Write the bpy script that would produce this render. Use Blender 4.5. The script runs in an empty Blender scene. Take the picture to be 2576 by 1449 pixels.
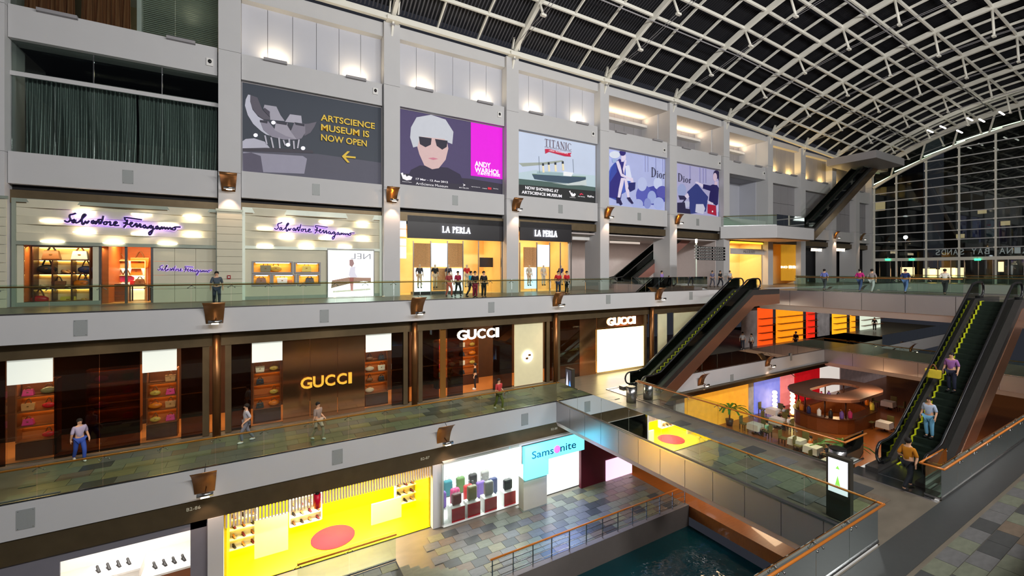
import bpy, math, random
from mathutils import Vector, Matrix
random.seed(11)
SC = bpy.context.scene
COL = SC.collection
# ---------------------------------------------------------------- camera, world, lights, exposure
FPX, TH, HY, CZ = 1097.1, math.radians(30.347), 679.25, 1.7      # focal length in px (2576 wide), yaw, horizon row, eye height
SN, CS = math.sin(TH), math.cos(TH)
cd = bpy.data.cameras.new('camera')
cd.sensor_width = 36.0
cd.lens = 36.0*FPX/2576.0
cd.shift_y = -(724.5-HY)/2576.0
cd.clip_end = 600
cam = bpy.data.objects.new('camera', cd)
cam.location = (0, 0, CZ)
cam.rotation_euler = (math.pi/2, 0, -TH)
COL.objects.link(cam)
SC.camera = cam
SC.view_settings.view_transform = 'Standard'
SC.view_settings.look = 'None'
SC.view_settings.exposure = 0.0
SC.view_settings.gamma = 1.0
SC.view_settings.use_curve_mapping = False
wd = bpy.data.worlds.new('night_sky')
SC.world = wd
wd.use_nodes = True
bg = wd.node_tree.nodes['Background']
bg.inputs[0].default_value = (0.62, 0.66, 0.85, 1)
bg.inputs[1].default_value = 0.035
def area(name, loc, to, sx, sy, power, col=(1, 1, 1), spread=180):
    l = bpy.data.lights.new(name, 'AREA')
    l.shape = 'RECTANGLE'
    l.size, l.size_y, l.energy, l.color = sx, sy, power, col
    l.spread = math.radians(spread)
    o = bpy.data.objects.new(name, l)
    o.location = loc
    d = Vector(to)-Vector(loc)
    o.rotation_euler = d.to_track_quat('-Z', 'Y').to_euler()
    COL.objects.link(o)
    return o
def point(name, loc, power, col=(1, 1, 1), r=.08):
    l = bpy.data.lights.new(name, 'POINT')
    l.energy, l.color, l.shadow_soft_size = power, col, r
    o = bpy.data.objects.new(name, l)
    o.location = loc
    COL.objects.link(o)
    return o
def spot(name, loc, to, power, col=(1, 1, 1), ang=70, r=.08):
    l = bpy.data.lights.new(name, 'SPOT')
    l.energy, l.color, l.shadow_soft_size = power, col, r
    l.spot_size = math.radians(ang); l.spot_blend = .6
    o = bpy.data.objects.new(name, l)
    o.location = loc
    d = Vector(to)-Vector(loc)
    o.rotation_euler = d.to_track_quat('-Z', 'Y').to_euler()
    COL.objects.link(o)
    return o
# added area lamps, unseen behind the viewer: fill light for facade, floors and roof
for fx, pw in ((0, 2600), (12, 2900), (25, 2700), (40, 1200)):
    area('added_facade_fill', (fx, -7, 14.5), (fx+4, 26, 3), 5, 1.6, pw, (1, .985, .97))
for fx, pw in ((4, 1100), (20, 1300), (40, 800), (60, 420)):
    area('added_roof_fill', (fx, -4, 12.5), (fx+6, 17, 22), 4, 1.2, pw, (1, .97, .90))  # added unseen fill, aimed up at the roof members
# ---------------------------------------------------------------- picture point -> point in the place, on a plane of known depth or height
def ray(x, y):
    a = (x-1288)/FPX
    return Vector((a*CS+SN, -a*SN+CS, -(y-HY)/FPX))
def PY(x, y, Y):
    d = ray(x, y); t = Y/d.y
    return Vector((d.x*t, Y, CZ+d.z*t))
def PX(x, y, X):
    d = ray(x, y); t = X/d.x
    return Vector((X, d.y*t, CZ+d.z*t))
def PZ(x, y, Z):
    d = ray(x, y); t = (Z-CZ)/d.z
    return Vector((d.x*t, d.y*t, Z))
def proj(p):
    f = p[0]*SN+p[1]*CS; r = p[0]*CS-p[1]*SN
    if f < .1: return (-9999, -9999, f)
    return (1288+FPX*r/f, HY-FPX*(p[2]-CZ)/f, f)
def XA(x, Y): return PY(x, 0, Y).x
def ZA(x, y, Y): return PY(x, y, Y).z
def RY(x0, x1, yt, yb, Y):
    xm = (x0+x1)/2
    return XA(x0, Y), XA(x1, Y), ZA(xm, yb, Y), ZA(xm, yt, Y)
# ---------------------------------------------------------------- materials
MATS = {}
def nt(m):
    m.use_nodes = True
    return m.node_tree
def mat(name, c, rough=.55, metal=0., var=.06, scale=3., emit=0., ecol=None, bump=0., stretch=None, spec=.4, coat=0.):
    if name in MATS: return MATS[name]
    m = bpy.data.materials.new(name); MATS[name] = m
    t = nt(m); b = t.nodes['Principled BSDF']
    b.inputs['Roughness'].default_value = rough
    b.inputs['Metallic'].default_value = metal
    b.inputs['Specular IOR Level'].default_value = spec
    b.inputs['Coat Weight'].default_value = coat
    c = tuple(c)
    tc = t.nodes.new('ShaderNodeTexCoord')
    mp = t.nodes.new('ShaderNodeMapping')
    if stretch: mp.inputs['Scale'].default_value = stretch
    nz = t.nodes.new('ShaderNodeTexNoise')
    nz.inputs['Scale'].default_value = scale
    nz.inputs['Detail'].default_value = 3
    t.links.new(tc.outputs['Object'], mp.inputs['Vector'])
    t.links.new(mp.outputs['Vector'], nz.inputs['Vector'])
    mx = t.nodes.new('ShaderNodeMix'); mx.data_type = 'RGBA'
    mx.inputs[6].default_value = tuple(max(0, x*(1-var)) for x in c)+(1,)
    mx.inputs[7].default_value = tuple(min(1, x*(1+var)) for x in c)+(1,)
    t.links.new(nz.outputs['Fac'], mx.inputs[0])
    t.links.new(mx.outputs[2], b.inputs['Base Color'])
    if emit:
        b.inputs['Emission Color'].default_value = tuple(ecol or c)+(1,)
        b.inputs['Emission Strength'].default_value = emit
    if bump:
        bp = t.nodes.new('ShaderNodeBump'); bp.inputs['Strength'].default_value = bump
        t.links.new(nz.outputs['Fac'], bp.inputs['Height'])
        t.links.new(bp.outputs['Normal'], b.inputs['Normal'])
    return m
def glow(name, c, s): return mat(name, c, .6, emit=s, ecol=c, var=.02)
def glass(name, tint=(.86, .95, .9), refl=.10, rough=.02):
    if name in MATS: return MATS[name]
    m = bpy.data.materials.new(name); MATS[name] = m
    t = nt(m); t.nodes.clear()
    o = t.nodes.new('ShaderNodeOutputMaterial')
    tr = t.nodes.new('ShaderNodeBsdfTransparent'); tr.inputs[0].default_value = tuple(tint)+(1,)
    gl = t.nodes.new('ShaderNodeBsdfGlossy'); gl.inputs['Roughness'].default_value = rough
    gl.inputs[0].default_value = (.9, .95, .93, 1)
    lw = t.nodes.new('ShaderNodeFresnel'); lw.inputs[0].default_value = 1.45
    ad = t.nodes.new('ShaderNodeMath'); ad.operation = 'MULTIPLY'; ad.inputs[1].default_value = refl*10
    ad.use_clamp = True
    mx = t.nodes.new('ShaderNodeMixShader')
    t.links.new(lw.outputs[0], ad.inputs[0]); t.links.new(ad.outputs[0], mx.inputs[0])
    t.links.new(tr.outputs[0], mx.inputs[1]); t.links.new(gl.outputs[0], mx.inputs[2])
    t.links.new(mx.outputs[0], o.inputs[0])
    return m
# ---------------------------------------------------------------- geometry collector
class G:
    def __init__(s): s.v = []; s.f = []; s.sm = []
    def add(s, vs, fs, smooth=False):
        n = len(s.v); s.v += [tuple(p) for p in vs]
        s.f += [tuple(i+n for i in f) for f in fs]; s.sm += [smooth]*len(fs)
        return s
    def box(s, x0, x1, y0, y1, z0, z1):
        x0, x1 = min(x0, x1), max(x0, x1); y0, y1 = min(y0, y1), max(y0, y1); z0, z1 = min(z0, z1), max(z0, z1)
        return s.add([(x0,y0,z0),(x1,y0,z0),(x1,y1,z0),(x0,y1,z0),(x0,y0,z1),(x1,y0,z1),(x1,y1,z1),(x0,y1,z1)],
                     [(0,3,2,1),(4,5,6,7),(0,1,5,4),(1,2,6,5),(2,3,7,6),(3,0,4,7)])
    def bev(s, x0, x1, y0, y1, z0, z1, b):          # box with chamfered vertical and top edges
        n = 8
        def ring(ix, z):
            return [(x0+ix+b,y0+ix,z),(x1-ix-b,y0+ix,z),(x1-ix,y0+ix+b,z),(x1-ix,y1-ix-b,z),(x1-ix-b,y1-ix,z),(x0+ix+b,y1-ix,z),(x0+ix,y1-ix-b,z),(x0+ix,y0+ix+b,z)]
        vs = ring(b*.6, z0)+ring(0, z0+b)+ring(0, z1-b)+ring(b*.6, z1)
        fs = [tuple(range(7, -1, -1)), tuple(range(24, 32))]
        for k in range(3):
            for i in range(8): fs.append((k*8+i, k*8+(i+1) % 8, k*8+8+(i+1) % 8, k*8+8+i))
        return s.add(vs, fs)
    def prism(s, pts, a0, a1, axis='y'):            # polygon in the two other axes, extruded along axis
        n = len(pts)
        def P(p, a):
            return (p[0], a, p[1]) if axis == 'y' else ((a, p[0], p[1]) if axis == 'x' else (p[0], p[1], a))
        vs = [P(p, a0) for p in pts]+[P(p, a1) for p in pts]
        fs = [tuple(range(n)), tuple(range(2*n-1, n-1, -1))]
        for i in range(n): fs.append((i, i+n, (i+1) % n+n, (i+1) % n))
        return s.add(vs, fs)
    def tube(s, path, r, seg=8, closed=False, cap=True):
        path = [Vector(p) for p in path]; n = len(path)
        rs = r if isinstance(r, (list, tuple)) else [r]*n
        vs = []; fs = []; up = None
        for i, p in enumerate(path):
            if closed: d = path[(i+1) % n]-path[i-1]
            else: d = path[min(i+1, n-1)]-path[max(i-1, 0)]
            if d.length < 1e-9: d = Vector((0, 0, 1))
            d.normalize()
            if up is None:
                up = Vector((0, 0, 1)) if abs(d.z) < .9 else Vector((1, 0, 0))
            u = up-d*up.dot(d)
            if u.length < 1e-4: u = (Vector((1, 0, 0)) if abs(d.x) < .9 else Vector((0, 1, 0))); u = u-d*u.dot(d)
            u.normalize(); up = u
            w = d.cross(u)
            for k in range(seg):
                a = 2*math.pi*k/seg
                vs.append(p+(u*math.cos(a)+w*math.sin(a))*rs[i])
        for i in range(n if closed else n-1):
            j = (i+1) % n
            for k in range(seg):
                fs.append((i*seg+k, i*seg+(k+1) % seg, j*seg+(k+1) % seg, j*seg+k))
        if cap and not closed:
            fs.append(tuple(range(seg-1, -1, -1))); fs.append(tuple((n-1)*seg+k for k in range(seg)))
        return s.add(vs, fs, True)
    def bar(s, p0, p1, w, h):                       # rectangular bar between two points (w across, h vertical)
        p0, p1 = Vector(p0), Vector(p1); d = (p1-p0).normalized()
        sd = d.cross(Vector((0, 0, 1)))
        if sd.length < 1e-3: sd = Vector((1, 0, 0))
        sd.normalize(); u = sd.cross(d)
        vs = []
        for p in (p0, p1):
            for a, b in ((-1,-1),(1,-1),(1,1),(-1,1)): vs.append(p+sd*(a*w/2)+u*(b*h/2))
        return s.add(vs, [(3,2,1,0),(4,5,6,7),(0,1,5,4),(1,2,6,5),(2,3,7,6),(3,0,4,7)])
    def lathe(s, prof, c=(0,0,0), seg=16, sx=1, sy=1, smooth=True, a0=0, a1=2*math.pi):
        full = abs(a1-a0-2*math.pi) < 1e-6
        k = seg if full else seg+1; n = len(prof); vs = []; fs = []
        for i in range(k):
            a = a0+(a1-a0)*i/seg
            for r, z in prof: vs.append((c[0]+r*math.cos(a)*sx, c[1]+r*math.sin(a)*sy, c[2]+z))
        for i in range(seg):
            j = (i+1) % k
            for m in range(n-1): fs.append((i*n+m, j*n+m, j*n+m+1, i*n+m+1))
        if full:
            if prof[0][0] > 1e-5: fs.append(tuple(i*n for i in range(k-1, -1, -1)))
            if prof[-1][0] > 1e-5: fs.append(tuple(i*n+n-1 for i in range(k)))
        return s.add(vs, fs, smooth)
    def ball(s, c, rx, ry=None, rz=None, seg=12, rings=8):
        ry = ry or rx; rz = rz or rx
        pr = [(max(1e-6, math.sin(math.pi*i/rings)), -math.cos(math.pi*i/rings)) for i in range(rings+1)]
        vs = []; fs = []; n = rings+1
        for i in range(seg):
            a = 2*math.pi*i/seg
            for r, z in pr: vs.append((c[0]+r*math.cos(a)*rx, c[1]+r*math.sin(a)*ry, c[2]+z*rz))
        for i in range(seg):
            j = (i+1) % seg
            for m in range(n-1): fs.append((i*n+m, j*n+m, j*n+m+1, i*n+m+1))
        return s.add(vs, fs, True)
    def xf(s, M):
        s.v = [tuple(M @ Vector(p)) for p in s.v]; return s
    def join(s, o):
        n = len(s.v); s.v += o.v; s.f += [tuple(i+n for i in f) for f in o.f]; s.sm += o.sm; return s
    def mesh(s, name, off=(0,0,0)):
        me = bpy.data.meshes.new(name)
        me.from_pydata([(p[0]-off[0], p[1]-off[1], p[2]-off[2]) for p in s.v], [], s.f)
        me.polygons.foreach_set('use_smooth', s.sm)
        me.update()
        return me
def B(*a): return G().box(*a)
# ---------------------------------------------------------------- objects
WL = {}
def setp(o, label=None, cat=None, group=None, kind=None):
    if label: o['label'] = label
    if cat: o['category'] = cat
    if group: o['group'] = group
    if kind: o['kind'] = kind
    return o
def O(name, g, m, parent=None, label=None, cat=None, group=None, kind=None, loc=None):
    if parent is not None: off = WL[parent]
    elif loc is not None: off = loc
    else:
        xs = [p[0] for p in g.v]; ys = [p[1] for p in g.v]; zs = [p[2] for p in g.v]
        off = ((min(xs)+max(xs))/2, (min(ys)+max(ys))/2, min(zs))
    me = g.mesh(name, off)
    if m: me.materials.append(m)
    o = bpy.data.objects.new(name, me)
    if parent is not None:
        o.parent = parent; WL[o] = off
    else:
        o.location = off; WL[o] = tuple(off)
    COL.objects.link(o)
    return setp(o, label, cat, group, kind)
def OM(name, me, parent=None, loc=(0,0,0), rotz=0, label=None, cat=None, group=None):       # object on shared mesh data
    o = bpy.data.objects.new(name, me)
    if parent is not None:
        o.parent = parent; w = WL[parent]; o.location = (loc[0]-w[0], loc[1]-w[1], loc[2]-w[2])
    else: o.location = loc
    o.rotation_euler = (0, 0, rotz)
    WL[o] = tuple(loc)
    COL.objects.link(o)
    return setp(o, label, cat, group)
def T(name, label, cat, loc, group=None, rotz=0, kind=None):
    o = bpy.data.objects.new(name, None)
    o.empty_display_size = .2
    o.location = loc; o.rotation_euler = (0, 0, rotz)
    COL.objects.link(o); WL[o] = tuple(loc)
    return setp(o, label, cat, group, kind)
def struct(name, loc=(0,0,0)): return T(name, None, None, loc, kind='structure')
def L(root, name, g, m):                          # part built in the root's own frame
    me = g.mesh(name)
    if m: me.materials.append(m)
    o = bpy.data.objects.new(name, me); o.parent = root
    COL.objects.link(o)
    return o
def dup(root, loc, rotz=None, label=None, group=None, scale=None):
    r = root.copy(); COL.objects.link(r); r.location = loc
    if rotz is not None: r.rotation_euler = (0, 0, rotz)
    if scale: r.scale = scale if isinstance(scale, tuple) else (scale,)*3
    if label: r['label'] = label
    if group: r['group'] = group
    for ch in root.children:
        c = ch.copy(); COL.objects.link(c); c.parent = r
        for g in ch.children:
            d = g.copy(); COL.objects.link(d); d.parent = c
    return r
# ---------------------------------------------------------------- lettering
TXT = {}
def txt(s, shear=0, bold=0., space=1.):
    k = (s, shear, bold, space)
    if k not in TXT:
        cu = bpy.data.curves.new('lettering', 'FONT')
        cu.body = s; cu.shear = shear; cu.offset = bold; cu.extrude = .04; cu.space_character = space; cu.resolution_u = 3
        o = bpy.data.objects.new('lettering', cu); COL.objects.link(o)
        dg = bpy.context.evaluated_depsgraph_get()
        me = bpy.data.meshes.new_from_object(o.evaluated_get(dg))
        vs = [tuple(v.co) for v in me.vertices]; fs = [tuple(p.vertices) for p in me.polygons]
        bpy.data.objects.remove(o); bpy.data.curves.remove(cu); bpy.data.meshes.remove(me)
        xs = [v[0] for v in vs]; ys = [v[1] for v in vs]
        TXT[k] = (vs, fs, min(xs), max(xs), min(ys), max(ys))
    return TXT[k]
def letters(s, X0, X1, z0, z1, Y, d=.02, mirror=False, **kw):    # fitted into X0..X1, z0..z1, standing d proud of plane Y (towards the viewer)
    vs, fs, a, b, c, e = txt(s, **kw)
    g = G()
    def f(v):
        u = (v[0]-a)/(b-a)
        if mirror: u = 1-u
        return (X0+u*(X1-X0), Y-d*(.5+v[2]/.08), z0+(v[1]-c)/(e-c)*(z1-z0))
    return g.add([f(v) for v in vs], fs)
def letters_x(s, Y0, Y1, z0, z1, X, d=.02, **kw):                # on a plane of constant X, reading from Y0 to Y1, proud towards -X
    vs, fs, a, b, c, e = txt(s, **kw)
    return G().add([(X-d*(.5+v[2]/.08), Y0+(v[0]-a)/(b-a)*(Y1-Y0), z0+(v[1]-c)/(e-c)*(z1-z0)) for v in vs], fs)
# a few roman capitals drawn with thick stems, thin hairlines and serifs (unit box 0..1 high)
def _bx(g, x0, y0, x1, y1): g.append([(x0,y0),(x1,y0),(x1,y1),(x0,y1)])
def _ln(g, x0, y0, x1, y1, w):
    d = Vector((x1-x0, y1-y0)).normalized(); n = Vector((-d.y, d.x))*w/2
    g.append([(x0-n.x,y0-n.y),(x1-n.x,y1-n.y),(x1+n.x,y1+n.y),(x0+n.x,y0+n.y)])
def _arc(g, cx, cy, rx, ry, a0, a1, tk, th, n=14):
    for i in range(n):
        q = []
        for a, sgn in ((a0+(a1-a0)*i/n, 0), (a0+(a1-a0)*(i+1)/n, 0), (a0+(a1-a0)*(i+1)/n, 1), (a0+(a1-a0)*i/n, 1)):
            w = th+(tk-th)*abs(math.cos(a))
            k = 1 if not sgn else 0
            q.append((cx+math.cos(a)*(rx-(0 if sgn else w)), cy+math.sin(a)*(ry-(0 if sgn else th))))
        g.append(q)
def roman(ch):
    g = []; w = .6; tk, th = .13, .045
    def stem(x, y0=0, y1=1):
        _bx(g, x-tk/2, y0, x+tk/2, y1); _bx(g, x-tk, y0, x+tk, y0+th); _bx(g, x-tk, y1-th, x+tk, y1)
    if ch == 'L': stem(.14); _bx(g, .14, 0, .56, th); _bx(g, .52, 0, .56, .2); w = .6
    elif ch == 'A': _ln(g, .06, 0, .36, 1, th); _ln(g, .36, 1, .64, 0, tk); _bx(g, .16, .32, .54, .32+th); _bx(g, 0, 0, .16, th); _bx(g, .52, 0, .76, th); w = .78
    elif ch == 'P': stem(.14); _arc(g, .2, .74, .34, .26, -math.pi/2, math.pi/2, tk, th); w = .58
    elif ch == 'R': stem(.14); _arc(g, .2, .74, .34, .26, -math.pi/2, math.pi/2, tk, th); _ln(g, .26, .5, .6, 0, tk); w = .68
    elif ch == 'E': stem(.14); _bx(g, .14, 0, .54, th); _bx(g, .14, 1-th, .52, 1); _bx(g, .14, .5, .42, .5+th); _bx(g, .5, 0, .54, .2); _bx(g, .48, .82, .52, 1); _bx(g, .39, .42, .42, .6); w = .6
    elif ch == 'T': stem(.36); _bx(g, .04, 1-th, .68, 1); _bx(g, .04, .8, .08, 1); _bx(g, .64, .8, .68, 1); w = .72
    elif ch == 'I': stem(.16); w = .34
    elif ch == 'N': _bx(g, .1, 0, .1+th, 1); _bx(g, .66, 0, .66+th, 1); _ln(g, .1, .98, .68, .02, tk); _bx(g, 0, 0, .24, th); _bx(g, .0, 1-th, .2, 1); _bx(g, .56, 1-th, .82, 1); w = .82
    elif ch == 'C': _arc(g, .42, .5, .4, .5, .7, 2*math.pi-.7, tk, th, 24); w = .76
    elif ch == 'D': stem(.14); _arc(g, .2, .5, .56, .5, -math.pi/2, math.pi/2, tk*1.2, th, 20); w = .82
    elif ch == 'i': _bx(g, .08, 0, .08+tk*.8, .52); _bx(g, .02, 0, .25, th); _bx(g, .02, .52-th, .13, .52); _arc(g, .13, .66, .07, .07, 0, 2*math.pi, .07, .07, 8); w = .3
    elif ch == 'o': _arc(g, .28, .26, .27, .27, 0, 2*math.pi, tk, th, 22); w = .58
    elif ch == 'r': _bx(g, .08, 0, .08+tk*.8, .52); _bx(g, .02, 0, .27, th); _arc(g, .34, .36, .17, .16, math.pi*.35, math.pi, th*1.4, tk*.6, 8); w = .48
    else: w = .35
    return g, w
def romans(s, X0, X1, z0, z1, Y, d=.02, track=.08):
    polys = []; x = 0
    for ch in s:
        g, w = roman(ch)
        polys += [[(p[0]+x, p[1]) for p in q] for q in g]
        x += w+track
    x -= track
    o = G()
    for q in polys:
        o.prism([(X0+p[0]/x*(X1-X0), z0+p[1]*(z1-z0)) for p in q], Y-d, Y, 'y')
    return o
def smooth_path(pts, n=6):                         # Catmull-Rom through points
    pts = [Vector(p) for p in pts]; out = []
    for i in range(len(pts)-1):
        p0 = pts[max(i-1, 0)]; p1 = pts[i]; p2 = pts[i+1]; p3 = pts[min(i+2, len(pts)-1)]
        for k in range(n):
            t = k/n
            out.append(.5*((2*p1)+(p2-p0)*t+(2*p0-5*p1+4*p2-p3)*t*t+(3*p1-p0-3*p2+p3)*t**3))
    out.append(pts[-1])
    return out
L1, B1, B2 = 0.0, -5.7, -10.6                     # floor heights of the three visible levels
def c8(r, g, b):
    def f(v):
        v /= 255.
        return v/12.92 if v <= .04045 else ((v+.055)/1.055)**2.4
    return (f(r), f(g), f(b))
M_WALL = mat('painted_grey_wall', c8(196,196,198), .7, scale=1.2, var=.03)
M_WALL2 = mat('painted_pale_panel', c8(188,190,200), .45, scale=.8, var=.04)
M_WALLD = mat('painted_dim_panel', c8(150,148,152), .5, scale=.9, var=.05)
M_WHITE = mat('white_paint', c8(225,224,222), .5, var=.02)
M_STEEL = mat('white_steel', c8(232,230,220), .45, var=.03)
M_BRONZE = mat('bronze_metal', c8(120,84,52), .38, .85, var=.12, scale=4)
M_BULK = mat('brown_metal_band', c8(104,90,68), .42, .6, var=.22, scale=2.5)
M_DARK = mat('dark_gap', c8(22,22,26), .7)
M_BLACK = mat('black_metal', c8(26,26,28), .35, .3)
M_CHROME = mat('brushed_steel', c8(176,176,178), .25, 1., var=.08, stretch=(1,1,30), scale=6)
M_ALU = mat('aluminium_panel', c8(190,182,182), .28, .75, var=.1, scale=.7)
M_GREEN = glass('green_rail_glass', (.84,.93,.87), .10)
M_CLEAR = glass('clear_shop_glass', (.96,.98,.97), .10)
M_DGLASS = glass('dark_shop_glass', (.30,.24,.20), .14)
M_NIGHT = glass('night_window_glass', (.72,.76,.74), .12)
M_ORAIL = mat('orange_timber_rail', c8(206,120,40), .32, var=.15, scale=6, stretch=(.3,.3,8), coat=.4)
M_BRASS = mat('brass_rail', c8(170,120,60), .3, .7)
M_WOOD = mat('brown_wood', c8(120,66,30), .42, var=.25, scale=4, stretch=(1,1,6))
M_WOODD = mat('dark_wood', c8(70,38,22), .4, var=.25, scale=4, stretch=(6,1,1))
M_SKIN = mat('skin', c8(214,166,134), .5, var=.03)
def slate(n, c, v=.35): return mat(n, c, .38, var=v, scale=3.2, stretch=(1,2.6,1), bump=.12, spec=.5)
TILES = [slate('slate_green_grey', c8(112,116,100)), slate('slate_dark', c8(70,72,72), .25), slate('slate_olive', c8(124,120,92)),
         slate('slate_grey', c8(104,104,104)), slate('slate_brown', c8(112,98,84))]
M_GROUT = mat('pale_grout', c8(120,120,108), .8)
M_SLAB = mat('slate_floor_far', c8(112,104,92), .34, var=.3, scale=1.1, stretch=(1,2.2,1), spec=.5)
M_BAND = mat('dark_granite_band', c8(66,68,68), .35, var=.12, scale=6)
YC, YB = 28.2, 28.45
COLS = [(-10.8,-9.7),(-1.78,-.75),(7.03,8.06),(16.05,17.1),(25.2,26.2),(33.9,34.9),(42.2,43.2),(50.4,51.4),(57.5,58.6),(65.3,66.4),(72,73.1),(76.9,77.6)]
BPX = [((28,551),(462,495.7),(382,428),(90,194),(5,125),(-150,-20)),
       ((606,962),(499,519.5),(437,458),(204,262),(142,205),(3,85)),
       ((1004,1271),(522.3,540),(465,488),(269,316),(215,266),(103,165)),
       ((1303,1504),(542.3,556.6),(491,512),(324,363),(274.5,318.7),(178,227.6)),
       ((1530,1680),(559.4,571),(514.6,531),(368,399),(325.6,358.7),(234.5,282.8)),
       ((1701,1817),(573.5,582),(535,546),(404,429),(365.6,393),(285.6,322.8)),
       ((1833,1928),(585,592),(548,556),(434,454),(399.4,425),(328.6,358.7)),
       ((1943,2010),(593,598),(564,570),(458,473),(429.5,444.6),(361.7,385.8)),
       ((2027,2088),(600,605.7),(574,579),(477,491),(450.6,463),(390,405)),
       ((2101,2146),(607,610.3),(582,586.5),(494,505),(466,477),(408,420)),
       ((2158,2186),(611,613.4),(588,590.5),(508,514),(481,485),(436,444))]
BAYS = []
for i, (xs, *ys) in enumerate(BPX):
    BAYS.append([COLS[i][1], COLS[i+1][0]]+[(ZA(xs[0], y[0], YB)+ZA(xs[1], y[1], YB))/2 for y in ys])
def drop(X): return 0. if X < 36 else (X-36)*.045
def zeave(X): return 17.75-drop(X)
ROOF_R = 35.6
def zroof(X, Y):
    d = Y-9.
    return 23.5-drop(X)-(ROOF_R-math.sqrt(ROOF_R*ROOF_R-d*d))
# ---------------------------------------------------------------- the long facade
WF = struct('wall_facade', (30, 28.6, 0))
for i, (a, b) in enumerate(COLS):
    zt = zeave((a+b)/2)-.1
    g = G()
    zz = [0, 7.0, 13.6, zt]
    for k in range(3): g.box(a, b, YC, 30.2, zz[k]+(.015 if k else 0), zz[k+1])
    O('column', g, M_WALL, WF)
for i, (a, b, z2b, z2t, z3b, z3t, zt) in enumerate(BAYS):
    jl = .06
    O('beam', B(a+.02, b-jl, YB, 29.6, z2b, z2t), M_WALL, WF)
    O('beam', B(a+.02, b-jl, YB, 29.6, z3b, z3t), M_WALL, WF)
    ze = zeave((a+b)/2)-.1
    O('lintel', B(a+.02, b-.02, YB, 32.4, zt, max(zt+.3, ze)), M_WALL, WF)
    O('shadow_gap', B(a, b, 28.9, 29.0, z2b-.3, z2b+.02), M_DARK, WF)
    O('bulkhead_band', B(a, b, 28.7, 29.1, z2b-.85, z2b-.25), M_BULK, WF)
    # upper niche: sides, floor and the panelled back
    deep = i in (4, 5, 6)
    yb = 31.6 if deep else 28.95
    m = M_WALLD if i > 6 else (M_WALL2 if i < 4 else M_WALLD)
    if i > 0:
        n = 6
        for k in range(n):
            x0 = a+(b-a)*k/n; x1 = a+(b-a)*(k+1)/n
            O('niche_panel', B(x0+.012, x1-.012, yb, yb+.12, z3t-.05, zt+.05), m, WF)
        O('niche_backing', B(a, b, yb+.12, yb+.2, z3t-.05, zt+.05), M_DARK, WF)
        if deep:
            O('niche_side', B(a-.02, a+.1, 29.6, yb, z3t, zt), M_WALL, WF)
            O('niche_side', B(b-.1, b+.02, 29.6, yb, z3t, zt), M_WALL, WF)
            O('niche_floor', B(a, b, 29.6, yb, z3t-.3, z3t-.02), M_WALL, WF)
    # lower opening: backing board behind posters and dim panels further along
    if i in (1, 2, 3, 4, 5):
        O('poster_backing', B(a, b, 28.9, 29.0, z2t-.05, z3b+.05), M_DARK, WF)
    elif i >= 7:
        n = 4
        for k in range(n):
            for r in range(2):
                zz0 = z2t+(z3b-z2t)*r*.55; zz1 = z2t+(z3b-z2t)*(.55 if r == 0 else 1)
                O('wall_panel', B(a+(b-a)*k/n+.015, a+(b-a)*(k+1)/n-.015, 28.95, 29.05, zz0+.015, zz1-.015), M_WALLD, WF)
        O('panel_backing', B(a, b, 29.05, 29.15, z2t-.05, z3b+.05), M_DARK, WF)
    elif i == 6:
        O('recess_back', B(a, b, 31.6, 31.8, z2t-1.3, z3b+.05), M_WALL2, WF)
        O('recess_side', B(a-.02, a+.08, 29.6, 31.6, z2t-1.3, z3b), M_WALL2, WF)
        O('recess_side', B(b-.08, b+.02, 29.6, 31.6, z2t-1.3, z3b), M_WALL2, WF)
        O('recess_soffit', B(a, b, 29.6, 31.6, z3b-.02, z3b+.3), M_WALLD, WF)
O('facade_core', B(-16, 78, 32.6, 32.8, 5.2, 18.2), M_WALLD, WF)
O('facade_return', B(-16, -10.8, YC, 30, 0, 17.6), M_WALL, WF)
# white eave gutter with pin brackets at each column
RF = struct('ceiling_glass_roof', (30, 9, 23))
xs = [-14]+[(a+b)/2 for a, b in COLS]+[78.5]
for k in range(len(xs)-1):
    x0, x1 = xs[k], xs[k+1]
    O('eave_beam', G().bar((x0, 28.05, zeave(x0)+.12), (x1, 28.05, zeave(x1)+.12), .3, .34), M_STEEL, RF)
    O('eave_flange', G().bar((x0, 27.86, zeave(x0)-.08), (x1, 27.86, zeave(x1)-.08), .12, .1), M_STEEL, RF)
ARCH = [(a+b)/2 for a, b in COLS if a > -3][:]
for X in ARCH:
    z = zeave(X)
    g = G().prism([(27.75, z+.15), (28.4, z+.15), (28.4, z-.2), (28.2, z-.95)], X-.06, X+.06, 'x')
    g.box(X-.42, X+.42, 27.7, 28.2, z-.16, z+.12)
    O('bracket', g, M_STEEL, RF)
    O('bracket_pin', G().tube([(X-.1, 28.0, z-.3), (X+.1, 28.0, z-.3)], .09, 8), M_WALLD, RF)
    g = G().bar((X-.28, 27.8, z+.3), (X-.28, 27.5, z+1.0), .08, .2)
    g.bar((X+.28, 27.8, z+.3), (X+.28, 27.5, z+1.0), .08, .2)
    O('bracket_cheek', g, M_STEEL, RF)
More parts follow.
